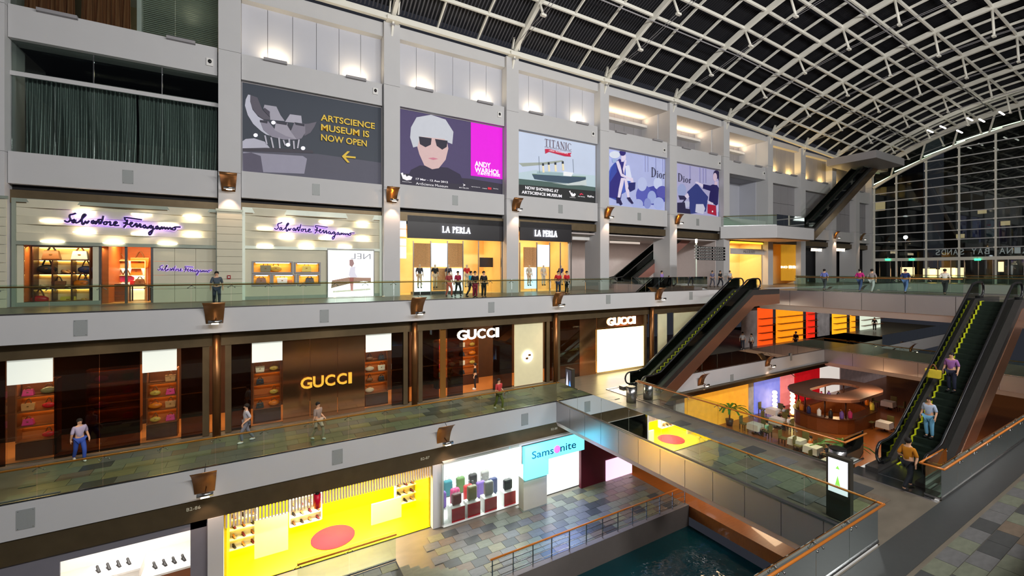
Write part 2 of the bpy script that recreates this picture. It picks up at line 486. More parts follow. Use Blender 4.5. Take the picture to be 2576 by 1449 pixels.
# arches, purlins and ribs of the vault
NP = 22
YR = [28.05-(28.05+10.05)*k/NP for k in range(NP+1)]
def arch_pts(X, dz=0, k0=0, k1=NP): return [Vector((X, YR[k], zroof(X, YR[k])+dz)) for k in range(k0, k1+1)]
def flat_strip(g, pts, w, h):                      # rectangular section swept along a curve in a plane X = const
    vs = []; fs = []
    for i, p in enumerate(pts):
        d = (pts[min(i+1, len(pts)-1)]-pts[max(i-1, 0)]).normalized()
        u = Vector((0, -d.z, d.y));  u = u if u.z > 0 else -u
        for a, b in ((-1,-1),(1,-1),(1,1),(-1,1)): vs.append(p+Vector((a*w/2,0,0))+u*(b*h/2))
    for i in range(len(pts)-1):
        for k in range(4): fs.append((i*4+k, i*4+(k+1)%4, i*4+4+(k+1)%4, i*4+4+k))
    fs += [(3,2,1,0), tuple(4*(len(pts)-1)+k for k in range(4))]
    return g.add(vs, fs)
for X in ARCH: O('arch_rib', flat_strip(G(), arch_pts(X), .26, .42), M_STEEL, RF)
for i in range(len(ARCH)-1):
    x0, x1 = ARCH[i], ARCH[i+1]
    for s in (1, 2):
        X = x0+(x1-x0)*s/3
        O('minor_rib', flat_strip(G(), arch_pts(X, .12), .1, .2), M_STEEL, RF)
for k in range(1, NP):
    for i in range(len(ARCH)-1):
        x0, x1 = ARCH[i], ARCH[i+1]
        mid = proj(((x0+x1)/2, YR[k], zroof((x0+x1)/2, YR[k])))
        if mid[2] < 3 or mid[0] > 3300 or mid[1] < -900: continue
        O('purlin', G().bar((x0, YR[k], zroof(x0, YR[k])+.06), (x1, YR[k], zroof(x1, YR[k])+.06), .13, .22), M_STEEL, RF)
# louvred glass panels between the ribs: slats run up the slope
M_LOUV = mat('roof_louvre', c8(92,92,98), .5, .2, var=.1)
M_ROOFG = mat('roof_backing_dark', c8(34,35,40), .6, var=.15)
cells = []
for i in range(len(ARCH)-1):
    for s in range(3):
        x0 = ARCH[i]+(ARCH[i+1]-ARCH[i])*s/3; x1 = ARCH[i]+(ARCH[i+1]-ARCH[i])*(s+1)/3
        for k in range(NP):
            c = proj(((x0+x1)/2, (YR[k]+YR[k+1])/2, zroof((x0+x1)/2, (YR[k]+YR[k+1])/2)))
            if c[2] < 2 or c[0] > 2900 or c[0] < -200 or c[1] < -350: continue
            cells.append((c[2], x0, x1, k, -60 < c[0] < 2640 and c[1] > -50))
cells.sort(key=lambda c: (not c[4], c[0]))
def louvre_cell(g, x0, x1, k, backing=True):
    y0, y1 = YR[k], YR[k+1]
    P = lambda x, y, dz: (x, y, zroof(x, y)+dz)
    n = 11
    for j in range(n):
        xa = x0+.12+(x1-x0-.24)*(j+.15)/n; xb = x0+.12+(x1-x0-.24)*(j+.62)/n
        g.add([P(xa,y0,.24),P(xb,y0,.32),P(xb,y1,.32),P(xa,y1,.24)], [(0,1,2,3)])
    return g
far = G(); nc = 0; farb = G()
for c in cells:
    f, x0, x1, k, vis = c
    if nc < 290 and vis:
        O('louvre_panel', louvre_cell(G(), x0, x1, k), M_LOUV, RF); nc += 1
    else: louvre_cell(far, x0, x1, k)
o = O('louvre_panel_far', far, M_LOUV, RF); o['kind'] = 'stuff'
for i in range(len(ARCH)-1):                       # plain dark sheets above the louvres, one to a bay
    g = G(); x0, x1 = ARCH[i], ARCH[i+1]
    for k in range(NP):
        g.add([(x0,YR[k],zroof(x0,YR[k])+.6),(x1,YR[k],zroof(x1,YR[k])+.6),(x1,YR[k+1],zroof(x1,YR[k+1])+.6),(x0,YR[k+1],zroof(x0,YR[k+1])+.6)], [(0,1,2,3)])
    O('roof_dark_sheet', g, M_ROOFG, RF)
# hanging struts with node blocks and the tie rods that string them together
for X in ARCH:
    nodes = [Vector((X, 27.7, zeave(X)+.5))]
    for k in range(2, NP, 2):
        d = abs(YR[k]-9)/19.
        ln = .5+1.75*(1-d*d)
        c = proj((X, YR[k], zroof(X, YR[k])))
        n = Vector((0, (YR[k]-9)/ROOF_R, 1)).normalized()
        p = Vector((X, YR[k], zroof(X, YR[k])-.1)); q = p-n*ln
        nodes.append(q)
        if c[2] < 3 or c[0] > 2900 or c[1] < -250: continue
        O('strut', G().tube([p, q], .085, 8), M_STEEL, RF)
        O('strut_node', B(X-.2, X+.2, q.y-.1, q.y+.1, q.z-.12, q.z+.02), M_STEEL, RF)
    for s in (-.12, .12):
        O('tie_rod', G().tube([p+Vector((s, 0, 0)) for p in nodes], .022, 5), M_WALLD, RF)
for k in range(3, NP, 4):                          # long service pipes under the purlins
    O('service_pipe', G().tube([(x, YR[k], zroof(x, YR[k])-.35) for x in (ARCH[0], 36, 76)], .05, 6), M_WALLD, RF)
# lamp tubes near the far end of the roof
M_TUBE = glow('cold_lamp_tube', (1, .97, .88), 6)
for j, (px, py) in enumerate(((2414,331),(2440,300),(2340,330),(2470,303),(2520,285),(2372,320))):
    p = PX(px, py, 70.5)
    O('lamp_tube', B(69.6, 71.4, p.y-.06, p.y+.06, p.z-.05, p.z+.05), M_TUBE, RF)
# ---------------------------------------------------------------- floors of the three levels
FL = struct('floor_street', (20, 25, 0))
def fascia(par, x0, x1, y0, y1, z0, z1, m=M_WALL): return O('fascia', B(x0, x1, y0, y1, z0, z1), m, par)
O('slab', B(-16, 40.5, 23.12, 37, -1.0, 0), M_SLAB, FL)
fascia(FL, -16, 32.45, 23.0, 23.12, -1.05, .03)
O('slab', G().prism([(32.45,23.12),(35.4,20.5),(40.5,20.5),(40.5,23.12)], -1.0, 0, 'z'), M_SLAB, FL)
O('splay_fascia', G().prism([(32.45,23.0),(35.3,20.4),(35.4,20.5),(32.5,23.12)], -1.05, .04, 'z'), M_WALL, FL)
O('slab', B(40.5, 70, 23.12, 37, -1.0, 0), M_SLAB, FL)
fascia(FL, 40.5, 70, 23.0, 23.12, -1.05, .03)
O('slab', B(70.1, 78.5, -14, 23.12, -1.0, 0), M_SLAB, FL)
fascia(FL, 70, 70.1, -14, 23.1, -1.05, .03)
O('slab', B(-20, 70, -14, .1, -1.0, 0), M_SLAB, FL)
fascia(FL, -20, 70, .1, .25, -1.05, .05)
# street level bridge
O('bridge_deck', B(35.4, 40.4, -14, 20.5, -.95, .1), M_SLAB, FL)
for k in range(12):
    y1 = 20.4-k*2.3; y0 = y1-2.3
    O('bridge_panel', B(35.27, 35.4, y0+.012, y1-.012, -1.0, .13), M_ALU, FL)
O('bridge_soffit', G().prism([(35.32,-1.0),(40.4,-1.0),(40.0,-1.45),(35.7,-1.45)], -14, 20.6, 'y'), M_WHITE, FL)
O('bridge_panel_back', B(40.4, 40.5, -14, 20.5, -1.0, .1), M_ALU, FL)
FB = struct('floor_basement', (12, 12, B1))
zb = B1-1.08
EB = 19.72; XB0, XB1 = 14.42, 18.83; EV = 20.2; EN = 5.25; XF = 45.3
O('slab', B(-16, XB0, EB+.12, 34, zb+.05, B1-.02), M_SLAB, FB)
fascia(FB, -16, XB0, EB, EB+.12, zb, B1+.03)
O('slab', B(XB1, 60, EV+.12, 34, zb+.05, B1-.02), M_SLAB, FB)
fascia(FB, XB1, XF, EV, EV+.12, zb, B1+.03)
O('slab', B(XB0, XB1, EB+.1, 34, zb+.05, B1-.02), M_SLAB, FB)
O('slab', B(-20, 78, -14, EN-.1, zb+.05, B1-.02), M_SLAB, FB)
fascia(FB, -20, XB0, EN-.1, EN, zb, B1+.02, M_WHITE)
fascia(FB, XB1, 78, EN-.1, EN, zb, B1+.02, M_WHITE)
O('bridge_deck', B(XB0+.12, XB1-.12, EN-.1, EB+.12, zb+.2, B1-.02), M_SLAB, FB)
n = 12
for k in range(n):
    y0 = EN+(EB-EN)*k/n; y1 = EN+(EB-EN)*(k+1)/n
    O('bridge_panel', B(XB0, XB0+.12, y0+.01, y1-.01, zb, B1+.01), M_ALU, FB)
O('bridge_edge_trim', B(XB0-.03, XB0+.12, EN, EB, B1+.01, B1+.07), M_CHROME, FB)
O('bridge_soffit', G().prism([(XB0+.02,zb),(XB1-.02,zb),(XB1-.3,zb-.26),(XB0+.14,zb-.26)], EN-.1, EB+.1, 'y'), mat('pink_white_soffit', c8(236,206,192), .6), FB)
O('bridge_panel_back', B(XB1-.12, XB1, EN, EB, zb, B1), M_ALU, FB)
# far basement bridge
O('far_bridge_deck', B(XF+.12, XF+6, -14, EV+.1, zb+.2, B1-.02), M_SLAB, FB)
for k in range(11):
    y1 = EV-k*2.2; y0 = y1-2.2
    O('far_bridge_panel', B(XF, XF+.12, y0+.01, y1-.01, zb, B1+.02), M_ALU, FB)
O('far_bridge_soffit', G().prism([(XF+.05,zb),(XF+6,zb),(XF+5.6,zb-.4),(XF+.4,zb-.4)], -14, EV+.1, 'y'), M_WHITE, FB)
fascia(FB, XF+6, 78, EV-2.2, EV-2.1, zb, B1+.03)
O('slab', B(XF+6, 78, EV-2.1, 34, zb+.05, B1-.02), M_SLAB, FB)
FC = struct('floor_canal', (10, 18, B2))
O('slab', B(-16, 19.5, 15.25, 34, B2-.6, B2-.03), M_SLAB, FC)
O('canal_kerb', B(-16, 19.5, 15.0, 15.25, B2-1.6, B2+.03), mat('canal_kerb_stone', c8(120,112,108), .6), FC)
M_RFLOOR = mat('restaurant_timber_floor', c8(150,86,36), .3, var=.25, scale=3, stretch=(.6,5,1), coat=.3)
O('restaurant_floor', B(19.5, 78, -14, 34, B2-.6, B2-.02), M_RFLOOR, FC)
O('canal_bed', B(-20, 19.5, -14, 15.0, B2-3, B2-2.8), M_DARK, FC)
# the canal
mw = bpy.data.materials.new('canal_water'); t = nt(mw); b = t.nodes['Principled BSDF']
b.inputs['Base Color'].default_value = (*c8(14,62,70), 1); b.inputs['Roughness'].default_value = .06; b.inputs['Specular IOR Level'].default_value = .5
nz = t.nodes.new('ShaderNodeTexNoise'); nz.inputs['Scale'].default_value = 2.2
tc = t.nodes.new('ShaderNodeTexCoord'); t.links.new(tc.outputs['Object'], nz.inputs['Vector'])
bp = t.nodes.new('ShaderNodeBump'); bp.inputs['Strength'].default_value = .12; bp.inputs['Distance'].default_value = .3
t.links.new(nz.outputs['Fac'], bp.inputs['Height']); t.links.new(bp.outputs['Normal'], b.inputs['Normal'])
O('canal_water', B(-20, 19.5, -14, 15.02, B2-1.4, B2-1.05), mw, None, kind='structure')
# walls behind the viewer
WN = struct('wall_near', (30, -14, 0))
O('wall_panel', B(-20, 78, -14.3, -14, -14, 17.6), M_WALL, WN)
WW = struct('wall_west', (-18, 8, 0))
O('wall_panel', B(-20.3, -20, -14, 37, -14, 20), M_WALL, WW)
# ---------------------------------------------------------------- glazed end wall
XE = 77.5
WE = struct('wall_end_glazed', (XE, 10, 0))
def zend(Y): return zroof(76.5, Y)-.25
MUL = [28.1]+[PX(p, 600, XE).y for p in (2255, 2330, 2413, 2505, 2600)]+[9.5, 6, 2, -2, -6, -10, -13.5]
for y in MUL:
    O('mullion', B(XE-.1, XE+.1, y-.09, y+.09, 0, zend(y)-2.2), M_STEEL, WE)
TR = [3.3+1.17*k for k in range(13)]
for k in range(len(MUL)-1):
    y0, y1 = MUL[k+1], MUL[k]
    for r, z in enumerate(TR):
        zl = min(zend(y0), zend(y1))-2.3
        if z > zl-.2: break
        O('transom', B(XE-.14, XE-.02, y0, y1, z-.06 if r else z-.35, z+.06), M_STEEL if r == 0 else M_WALL, WE)
        z1 = TR[r+1] if r+1 < len(TR) else z+1.17
        z1 = min(z1, zl+.1)
        if k < 6: O('pane', B(XE+.02, XE+.05, y0+.1, y1-.1, z+.08, z1-.08), M_NIGHT, WE)
        if r and k < 6: O('pane_clamp', B(XE-.2, XE-.1, y1-.16, y1+.16, z-.1, z+.1), M_STEEL, WE)
    # arch truss above
    pa = [Vector((XE-.3, y0+(y1-y0)*s/4, zend(y0+(y1-y0)*s/4)-2.3)) for s in range(5)]
    O('arch_chord', flat_strip(G(), pa, .3, .34), M_STEEL, WE)
    pa = [p+Vector((0, 0, 2.2)) for p in pa]
    O('arch_chord', flat_strip(G(), pa, .3, .3), M_STEEL, WE)
    if k < 6:
        O('arch_web', G().bar(pa[0], pa[0]-Vector((0, -.5, 2.2)), .16, .16), M_STEEL, WE)
        g = G()
        for s in range(4):
            a, b = pa[s], pa[s+1]
            g.add([(XE+.1,a.y,a.z-2.2),(XE+.1,b.y,b.z-2.2),(XE+.1,b.y,b.z),(XE+.1,a.y,a.z)], [(0,1,2,3)])
        O('arch_pane', g, glass('arch_glass', (.5,.62,.5), .12), WE)
        O('arch_lamp', G().bar(pa[0]+Vector((.9,-.4,-1.6)), pa[-1]+Vector((.9,.4,-1.6)), .12, .1), glow('green_white_tube', (.9,1,.75), 5), WE)
for k in range(22):                               # door screens under the header
    y = 27.5-k*1.25
    if y < 3: break
    O('door_stile', B(XE-.06, XE+.06, y-.04, y+.04, 0, 2.95), M_CHROME, WE)
    O('door_pane', B(XE, XE+.03, y-1.2, y-.05, .05, 2.9), M_CLEAR, WE)
for px in (2233, 2293, 2459):
    p = PX(px, 653, XE-.3)
    s = T('exit_sign', {2233:'small green exit sign on the glazed wall header nearest the corner',2293:'small green exit sign on the header below the first sign letters',2459:'small green exit sign on the header furthest from the corner'}[px], 'sign', (XE-.3, p.y, p.z), 'exit signs on the glazed end wall')
    O('housing', B(XE-.32, XE-.26, p.y-.28, p.y+.28, p.z-.12, p.z+.12), glow('exit_green', (.05,.75,.35), 2.2), s)
    O('hanger', B(XE-.3, XE-.14, p.y-.03, p.y+.03, p.z+.1, p.z+.3), M_STEEL, s)
# big outdoor sign seen from behind: letters stand outside the glass
M_LET = mat('outdoor_letter_metal', c8(190,190,196), .4, .3, emit=.25, ecol=(.9,.95,1))
SG = T('building_sign', 'silver letters of the outdoor name sign, read in reverse through the end wall', 'sign', (78.3, 17, 3.4))
words = (('MARINA', 12.3, 16.0), ('BAY', 16.7, 18.4), ('SANDS', 18.95, 21.8))
for w, a, b in words:
    n = len(w)
    for k, ch in enumerate(w):
        s = (b-a)/n
        O('letter', letters_x(ch, a+s*k+.04, a+s*(k+1)-.1, 3.68, 4.42, 78.35, .06), M_LET, SG)
O('sign_rail', B(78.38, 78.44, 12, 22, 3.5, 3.6), M_BLACK, SG)
# the night outside
EX = struct('exterior_ground', (110, 10, -.1))
O('paving', B(78.6, 170, -60, 90, -.3, -.05), mat('night_paving', c8(40,40,42), .5), EX)
M_DKB = mat('night_building', c8(24,25,30), .6)
def tower(name, x, y, w, d, h, lab, wins, mw):
    t = T(name, lab, 'building', (x, y, 0))
    O('tower_body', B(x, x+d, y-w/2, y+w/2, 0, h), M_DKB, t)
    for (wy, wz, ww, wh) in wins: O('lit_window', B(x-.1, x, y+wy, y+wy+ww, wz, wz+wh), mw, t)
MW1 = glow('warm_far_window', (1,.75,.4), .5)
tower('office_tower', 130, 48, 14, 10, 40, 'dark tower behind the end wall with one dim warm window', [(-3,16,4,2.2)], MW1)
tower('office_block', 120, 27, 10, 8, 34, 'dark block outside with a few small lit windows low down', [(-4,10,1.2,.8),(-1,12.5,1.2,.8),(2,8,1.2,.8)], MW1)
tower('hotel_tower', 135, 8, 22, 10, 60, 'tall dark tower outside beyond the reversed letters', [(4,20,.8,.6),(-5,26,.8,.6)], MW1)
lp = PX(2278, 597, 96)
t = T('street_lamp', 'tall street lamp with bright white head outside the end wall', 'lamp', (96, lp.y, 0))
O('post', G().tube([(96, lp.y, 0), (96, lp.y, lp.z)], .09, 8), M_BLACK, t)
O('lamp_head', G().ball((96, lp.y, lp.z), .3), glow('street_lamp_white', (.9,.95,1), 25), t)
O('sign_board', B(95.9, 96, lp.y-.8, lp.y+.8, 4.2, 4.8), M_WALLD, t)
for j, (px, py, w) in enumerate(((2338,688,1.4),(2352,690,1.2),(2384,686,1.6),(2402,687,.5),(2420,686,.6),(2283,684,1.6),(2518,672,.5))):
    p = PX(px, py, 84)
    s = T('outdoor_lantern', ['pale lit display case outside the doors beside the reversed letters', 'second lit display case outside the doors', 'wide warm lit shelter outside the doors', 'narrow glowing banner outside the doors', 'slim glowing banner outside by the door edge', 'warm lit booth outside the doors near the corner', 'small warm lamp outside the far doors'][j], 'light', (84, p.y, 0))
    O('glow_panel', B(84, 84.2, p.y-w/2, p.y+w/2, max(.4, p.z-.6), p.z+.7), glow('outdoor_warm', (1,.72,.38), 1.6), s)
    O('frame', B(84.02, 84.3, p.y-w/2-.06, p.y+w/2+.06, 0, p.z+.8), M_BLACK, s)
# ---------------------------------------------------------------- bronze wall sconces
M_SCON = mat('sconce_bronze_sheet', c8(150,106,66), .36, .75, var=.15, scale=5)
M_BULB = glow('sconce_bulb', (1,.72,.45), 14)
SCP = None
def make_sconce():
    r = T('wall_sconce', 'bronze wall sconce', 'wall lamp', (0,0,0))
    prof = [(-.03,0),(-.05,.2),(-.1,.42),(-.2,.62),(-.34,.8),(-.52,.93)]
    vs = []; fs = []
    for k, (y, z) in enumerate(prof):
        w = .31+.1*k/5
        vs += [(-w,y,z),(w,y,z),(w,y+.025,z-.015),(-w,y+.025,z-.015)]
    for k in range(len(prof)-1):
        for j in range(4): fs.append((k*4+j, k*4+(j+1)%4, k*4+4+(j+1)%4, k*4+4+j))
    fs += [(3,2,1,0), (20,21,22,23)]
    L(r, 'curved_sheet', G().add(vs, fs, True), M_SCON)
    L(r, 'lamp_arm', G().tube([(.05,-.04,.2),(.05,-.46,.12)], .025, 6), M_BRONZE)
    L(r, 'lamp_tube', G().tube([(-.2,-.48,.1),(.3,-.48,.1)], .075, 10), M_CHROME)
    L(r, 'bulb', B(-.08, .18, -.53, -.43, .0, .035), M_BULB)
    L(r, 'wall_plate', B(-.1, .1, -.03, 0, .1, .3), M_BRONZE)
    L(r, 'stay_wire', G().tube([(.03,-.02,1.05),(.03,-.4,.86)], .012, 5), M_BLACK)
    return r
SCP = make_sconce(); sc_used = [False]
def sconce(px, py, Y, label, lit=False, power=16, rot=0, XYZ=None):
    p = Vector(XYZ) if XYZ else PY(px, py, Y)
    if not sc_used[0]:
        r = SCP; r.location = p; r['label'] = label; r['group'] = 'bronze wall sconces'; sc_used[0] = True
        r.rotation_euler = (0, 0, rot)
    else: r = dup(SCP, p, rot, label, 'bronze wall sconces')
    if power:
        spot('sconce_downlight', (p.x+.05, p.y-.46, p.z-.05), (p.x, p.y+.1, p.z-2.5), power*9, (1,.66,.45), 75, .06)
    if lit: point('sconce_uplight', (p.x, p.y-.36, p.z+.42), 9, (1,.5,.1), .05)
    return r
for (px, py, lab, lit) in ((575,481,'bronze sconce on the column between the two shoe brand fronts',False),(985,509,'orange-lit sconce on the column beside the black lingerie shop',True),
        (1297,531,'bronze sconce on the column between the two black lingerie shop fronts',False),(1527,549.5,'orange-lit sconce on the column by the service corridor',True),
        (1703,564,'orange-lit sconce on the column by the inner escalator',True)):
    sconce(px, py, YC, lab, lit)
sconce(2100, 600, YC, 'orange-lit sconce on the far column near the watch shop', True, 20)
sconce(2166, 604, YC, 'dark sconce on the last column before the glazed end wall', False, 20)
for (px, py, lab) in ((540,813,'bronze sconce on the street level fascia under the cream shoe shop'),(1048,790,'bronze sconce on the street level fascia under the black lingerie shop'),
        (1400,770,'bronze sconce on the street level fascia near the lit poster screen'),(1655,754,'bronze sconce on the street level fascia next to the splayed corner')):
    sconce(px, py, 23.0, lab, False, 8)
for (px, py, lab) in ((515,1238,'bronze sconce on the basement fascia above the grey shop wall'),(1115,1112,'bronze sconce on the basement fascia above the luggage shop')):
    sconce(px, py, EB, lab, False, 8)
sconce(1930, 921, EV, 'bronze sconce on the basement fascia above the dining area', False, 6)
sconce(1762, 969, EV, 'bronze sconce partly behind the copper escalator underside', False, 6)
for X, lab in ((52,'dark sconce on the distant street fascia behind the bridge people'),(60,'dark sconce on the distant street fascia near the glazed doors')):
    sconce(0, 0, 0, lab, False, 0, 0, (X, 23.0, -.95))
for X, lab in ((53,'small sconce on the distant basement fascia beside the purple sign'),(58,'small sconce on the distant basement fascia past the purple sign')):
    sconce(0, 0, 0, lab, False, 0, 0, (X, EV-2.2, B1-1.0))
sconce(0, 0, 0, 'bronze sconce on the near gallery edge below the viewer', False, 0, math.pi, (6.6, .25, -1.0))
sconce(0, 0, 0, 'pale sconce top further along the near gallery edge', False, 0, math.pi, (11.3, .25, -1.0))
# ---------------------------------------------------------------- speaker grilles and little sensors
M_GRIL = mat('grey_perforated_grille', c8(158,162,162), .6, .2, var=.1, scale=60)
def grille(px, py, Y, wd, hg, label):
    p = PY(px, py, Y)
    t = T('speaker_grille', label, 'speaker', (p.x, Y, p.z-hg/2), 'flush speaker grilles')
    O('grille_plate', B(p.x-wd/2, p.x+wd/2, Y-.02, Y+.01, p.z-hg/2, p.z+hg/2), M_GRIL, t)
    g = G()
    for a in (-1, 1):
        for b in (-1, 1): g.tube([(p.x+a*(wd/2-.04), Y-.026, p.z+b*(hg/2-.04)), (p.x+a*(wd/2-.04), Y-.018, p.z+b*(hg/2-.04))], .012, 6)
    O('screws', g, M_CHROME, t)
for px, py, lab in ((322,445,'grey speaker grille under the silver curtain window'),(795,477,'grey speaker grille under the museum poster'),(1145,504,'grey speaker grille under the purple portrait poster'),
        (1410,526,'grey speaker grille under the ship poster'),(1608,545,'grey speaker grille under the blue seated fashion poster'),(1755,559,'grey speaker grille under the fashion poster with red bag')):
    grille(px, py, YB, .42, .68, lab)
for px, py, lab in ((203,825,'grey speaker grille on the street fascia below the bag window'),(816,795,'grey speaker grille on the street fascia below the niche displays'),(1236,773,'grey speaker grille on the street fascia below the lingerie windows'),
        (1530,753,'grey speaker grille on the street fascia below the corridor'),(1738,744,'thin grey speaker grille on the street fascia by the signpost')):
    grille(px, py, 23.0, .4, .62, lab)
for px, py, lab in ((65,1305,'grey speaker grille on the basement fascia near the picture edge'),(849,1149,'grey speaker grille on the basement fascia above the yellow shoe shop'),(1320,1055,'grey speaker grille on the basement fascia by the bridge corner')):
    grille(px, py, EB, .42, .62, lab)
grille(1841, 952, EV, .4, .62, 'grey speaker grille on the basement fascia over the tea boutique')
grille(1990, 898, EV, .3, .62, 'narrow speaker grille on the basement fascia by the far bridge corner')
for px, py, lab in ((528,157,'white square sensor above the silver curtain window'),(944,230,'white square sensor above the museum poster'),(1256,289,'white square sensor above the magenta poster panel'),(1491,338,'white square sensor above the ship poster'),
        (1670,379,'white square sensor above the seated fashion poster'),(1809,412,'white square sensor above the red bag poster'),(1921,437,'white square sensor above the balcony recess')):
    p = PY(px, py, YB)
    t = T('wall_sensor', lab, 'sensor', (p.x, YB, p.z-.17), 'small white wall sensors')
    O('sensor_case', B(p.x-.15, p.x+.15, YB-.07, YB, p.z-.2, p.z+.2), M_WHITE, t)
    O('sensor_lens', G().ball((p.x, YB-.08, p.z+.03), .09, .05, .11, 8, 6), M_BLACK, t)
# ---------------------------------------------------------------- linear uplights on the upper beam
M_UP = glow('warm_uplight_strip', (1,.86,.6), 16)
UPL = ((0,95,197,'over the brown curtain sill',False),(0,420,492,'below the slatted blind',False),(1,663,722,'first under the pale panelled niche',True),(1,870,920,'second under the pale panelled niche',True),(2,1045,1088,'first under the second panelled niche',True),(2,1200,1238,'second under the second panelled niche',True),
       (3,1330,1364,'first over the ship poster',True),(3,1449,1478,'second over the ship poster',True),(4,1547,1574,'first over the seated fashion poster',False),(4,1641,1664,'second over the seated fashion poster',False),
       (5,1715,1735,'first over the red bag poster',False),(5,1783,1802,'second over the red bag poster',False),(6,1845,1861,'first over the balcony recess',False),(6,1898,1914,'second over the balcony recess',True),
       (7,1950,1964,'first golden one past the balcony',True),(7,1988,2002,'second golden one past the balcony',True),(8,2030,2042,'golden one by the high escalator',True),(8,2068,2080,'golden one behind the high escalator',True),(9,2106,2116,'golden one in the dim far bay',True),(10,2160,2170,'golden one in the last bay',True))
for i, x0, x1, lab, lit in UPL:
    a = XA(x0, YB); b = XA(x1, YB); z = BAYS[i][5]
    t = T('linear_uplight', 'slim grey linear uplight '+lab, 'light', ((a+b)/2, YB-.1, z-.1), 'linear uplights on the upper beam')
    O('housing', B(a, b, YB-.2, YB-.005, z-.12, z+.03), M_WALLD, t)
    if lit:
        O('lamp_strip', B(a+.1, b-.1, YB-.06, YB+.02, z+.03, z+.05), M_UP, t)
        warm = (1,.62,.16) if i > 6 else (1,.8,.5)
        area('uplight', ((a+b)/2, YB+.16, z+.12), ((a+b)/2, YB+.5, z+2), (b-a)*.8, .08, 34 if i <= 3 else (50 if i > 6 else 20), warm)
# cove strips inside the deep niches
M_COVE = glow('cove_white', (1,.93,.82), 5)
for i in (4, 5, 6):
    a, b, _, _, _, z3t, zt = BAYS[i]
    O('cove_beam', B(a, b, 30.9, 31.6, zt-.95, zt-.7), M_WHITE, WF)
    area('cove_light', ((a+b)/2, 31.1, zt-.55), ((a+b)/2, 30.2, zt+1), (b-a)*.9, .12, 110, (1,.72,.45))
# ---------------------------------------------------------------- glass railings
BRK = None
def bracket_mesh():
    g = G()
    g.tube([(0,0,-.02),(.13,.02,-.12)], .012, 5); g.tube([(0,0,-.02),(-.13,.02,-.12)], .012, 5)
    g.tube([(0,0,-.03),(0,-.1,.0)], .014, 5)
    g.ball((.13,.02,-.12), .026, seg=6, rings=4); g.ball((-.13,.02,-.12), .026, seg=6, rings=4)
    me = g.mesh('bracket'); me.materials.append(M_CHROME)
    return me
BRK = bracket_mesh()
def railing(label, path, z, step=1.6, rail=None, gl=None, side=1, hg=1.12, name='glass_railing', group='glass railings', rr=.034, brackets=True, curb=True):
    rail = rail or M_ORAIL; gl = gl or M_GREEN
    x0, y0 = path[0]
    t = T(name, label, 'railing', (x0, y0, z), group)
    hp = []
    for s in range(len(path)-1):
        a = Vector((*path[s], 0)); b = Vector((*path[s+1], 0)); d = b-a; ln = d.length; d.normalize()
        nrm = Vector((-d.y, d.x, 0))*side
        n = max(1, round(ln/step))
        ang = math.atan2(d.y, d.x)
        for k in range(n):
            p = a+d*(ln*k/n+.008); q = a+d*(ln*(k+1)/n-.008)
            w = Vector((-d.y, d.x, 0))*.008
            g = G().prism([(p-w).xy, (q-w).xy, (q+w).xy, (p+w).xy], z+.02, z+hg, 'z')
            O('glass_pane', g, gl, t)
            if brackets and (k or s == 0): OM('bracket', BRK, t, (p.x+nrm.x*.08, p.y+nrm.y*.08, z+hg-.1), ang+(math.pi if side < 0 else 0))
        if curb: O('base_channel', G().bar((a.x,a.y,z+.03), (b.x,b.y,z+.03), .06, .06), M_CHROME, t)
        for p in (a, b):
            q = p+nrm*.1
            hp.append((s, q))
    pts = []                                        # handrail: mitre the offset corners
    off = [(Vector((*path[s+1],0))-Vector((*path[s],0))).normalized() for s in range(len(path)-1)]
    for i, pt in enumerate(path):
        P0 = Vector((*pt, 0)); n1 = Vector((-off[max(i-1,0)].y, off[max(i-1,0)].x, 0))*side; n2 = Vector((-off[min(i,len(off)-1)].y, off[min(i,len(off)-1)].x, 0))*side
        m = (n1+n2)
        m = m/max(.3, m.length_squared)*2
        pts.append((P0.x+m.x*.1, P0.y+m.y*.1, z+hg-.09))
    g = G()
    for k in range(len(pts)-1): g.tube([pts[k], pts[k+1]], rr, 8)
    for k in range(1, len(pts)-1): g.ball(pts[k], rr*1.05, seg=8, rings=6)
    O('handrail', g, rail, t)
    return t
railing('glass railing with brown rail along the street level gallery', [(-14,23.07),(32.3,23.07)], .03, 1.45, M_BRASS, rr=.03)
railing('glass railing on the street level bridge between the two escalators', [(35.36,17.6),(35.36,8.6)], .13, 1.5, M_BRASS, side=-1)
railing('glass railing on the street level bridge past the tall escalator', [(35.36,4.9),(35.36,-6)], .13, 1.5, M_BRASS, side=-1)
railing('glass railing on the back edge of the street level bridge', [(40.4,20.3),(40.4,-6)], .13, 1.6, M_BRASS, side=1, brackets=False)
railing('distant glass railing in front of the end wall doors', [(70.1,22.8),(70.1,2)], .03, 1.8, M_BRASS, side=-1, brackets=False)
railing('glass railing with orange rail along the basement gallery by the handbag shops', [(-14,EB+.07),(XB0+.07,EB+.07)], B1+.03, 1.6)
railing('glass railing with orange rail along the near edge of the basement bridge', [(XB0+.07,EB+.07),(XB0+.07,EN-.07),(3.0,EN-.07)], B1+.05, 1.75, side=1)
railing('glass railing with orange rail above the dining tables', [(XB1-.07,17.9),(XB1-.07,7.75),(20.4,7.75)], B1+.03, 1.6, side=-1)
railing('glass railing with orange rail beside the tall escalator landing', [(20.9,5.5),(XB1+.1,5.5),(XB1+.1,5.12),(44,5.12)], B1+.03, 1.5, side=-1)
railing('glass railing of the basement gallery by the copper escalator', [(22.5,EV+.07),(XF+.07,EV+.07),(XF+.07,-4)], B1+.03, 1.8, M_BRASS, side=1)
railing('glass railing with dark rail at the far basement shops', [(XF+6.3,EV-2.1),(75,EV-2.1)], B1+.03, 2.2, M_BRASS, side=1, brackets=False)
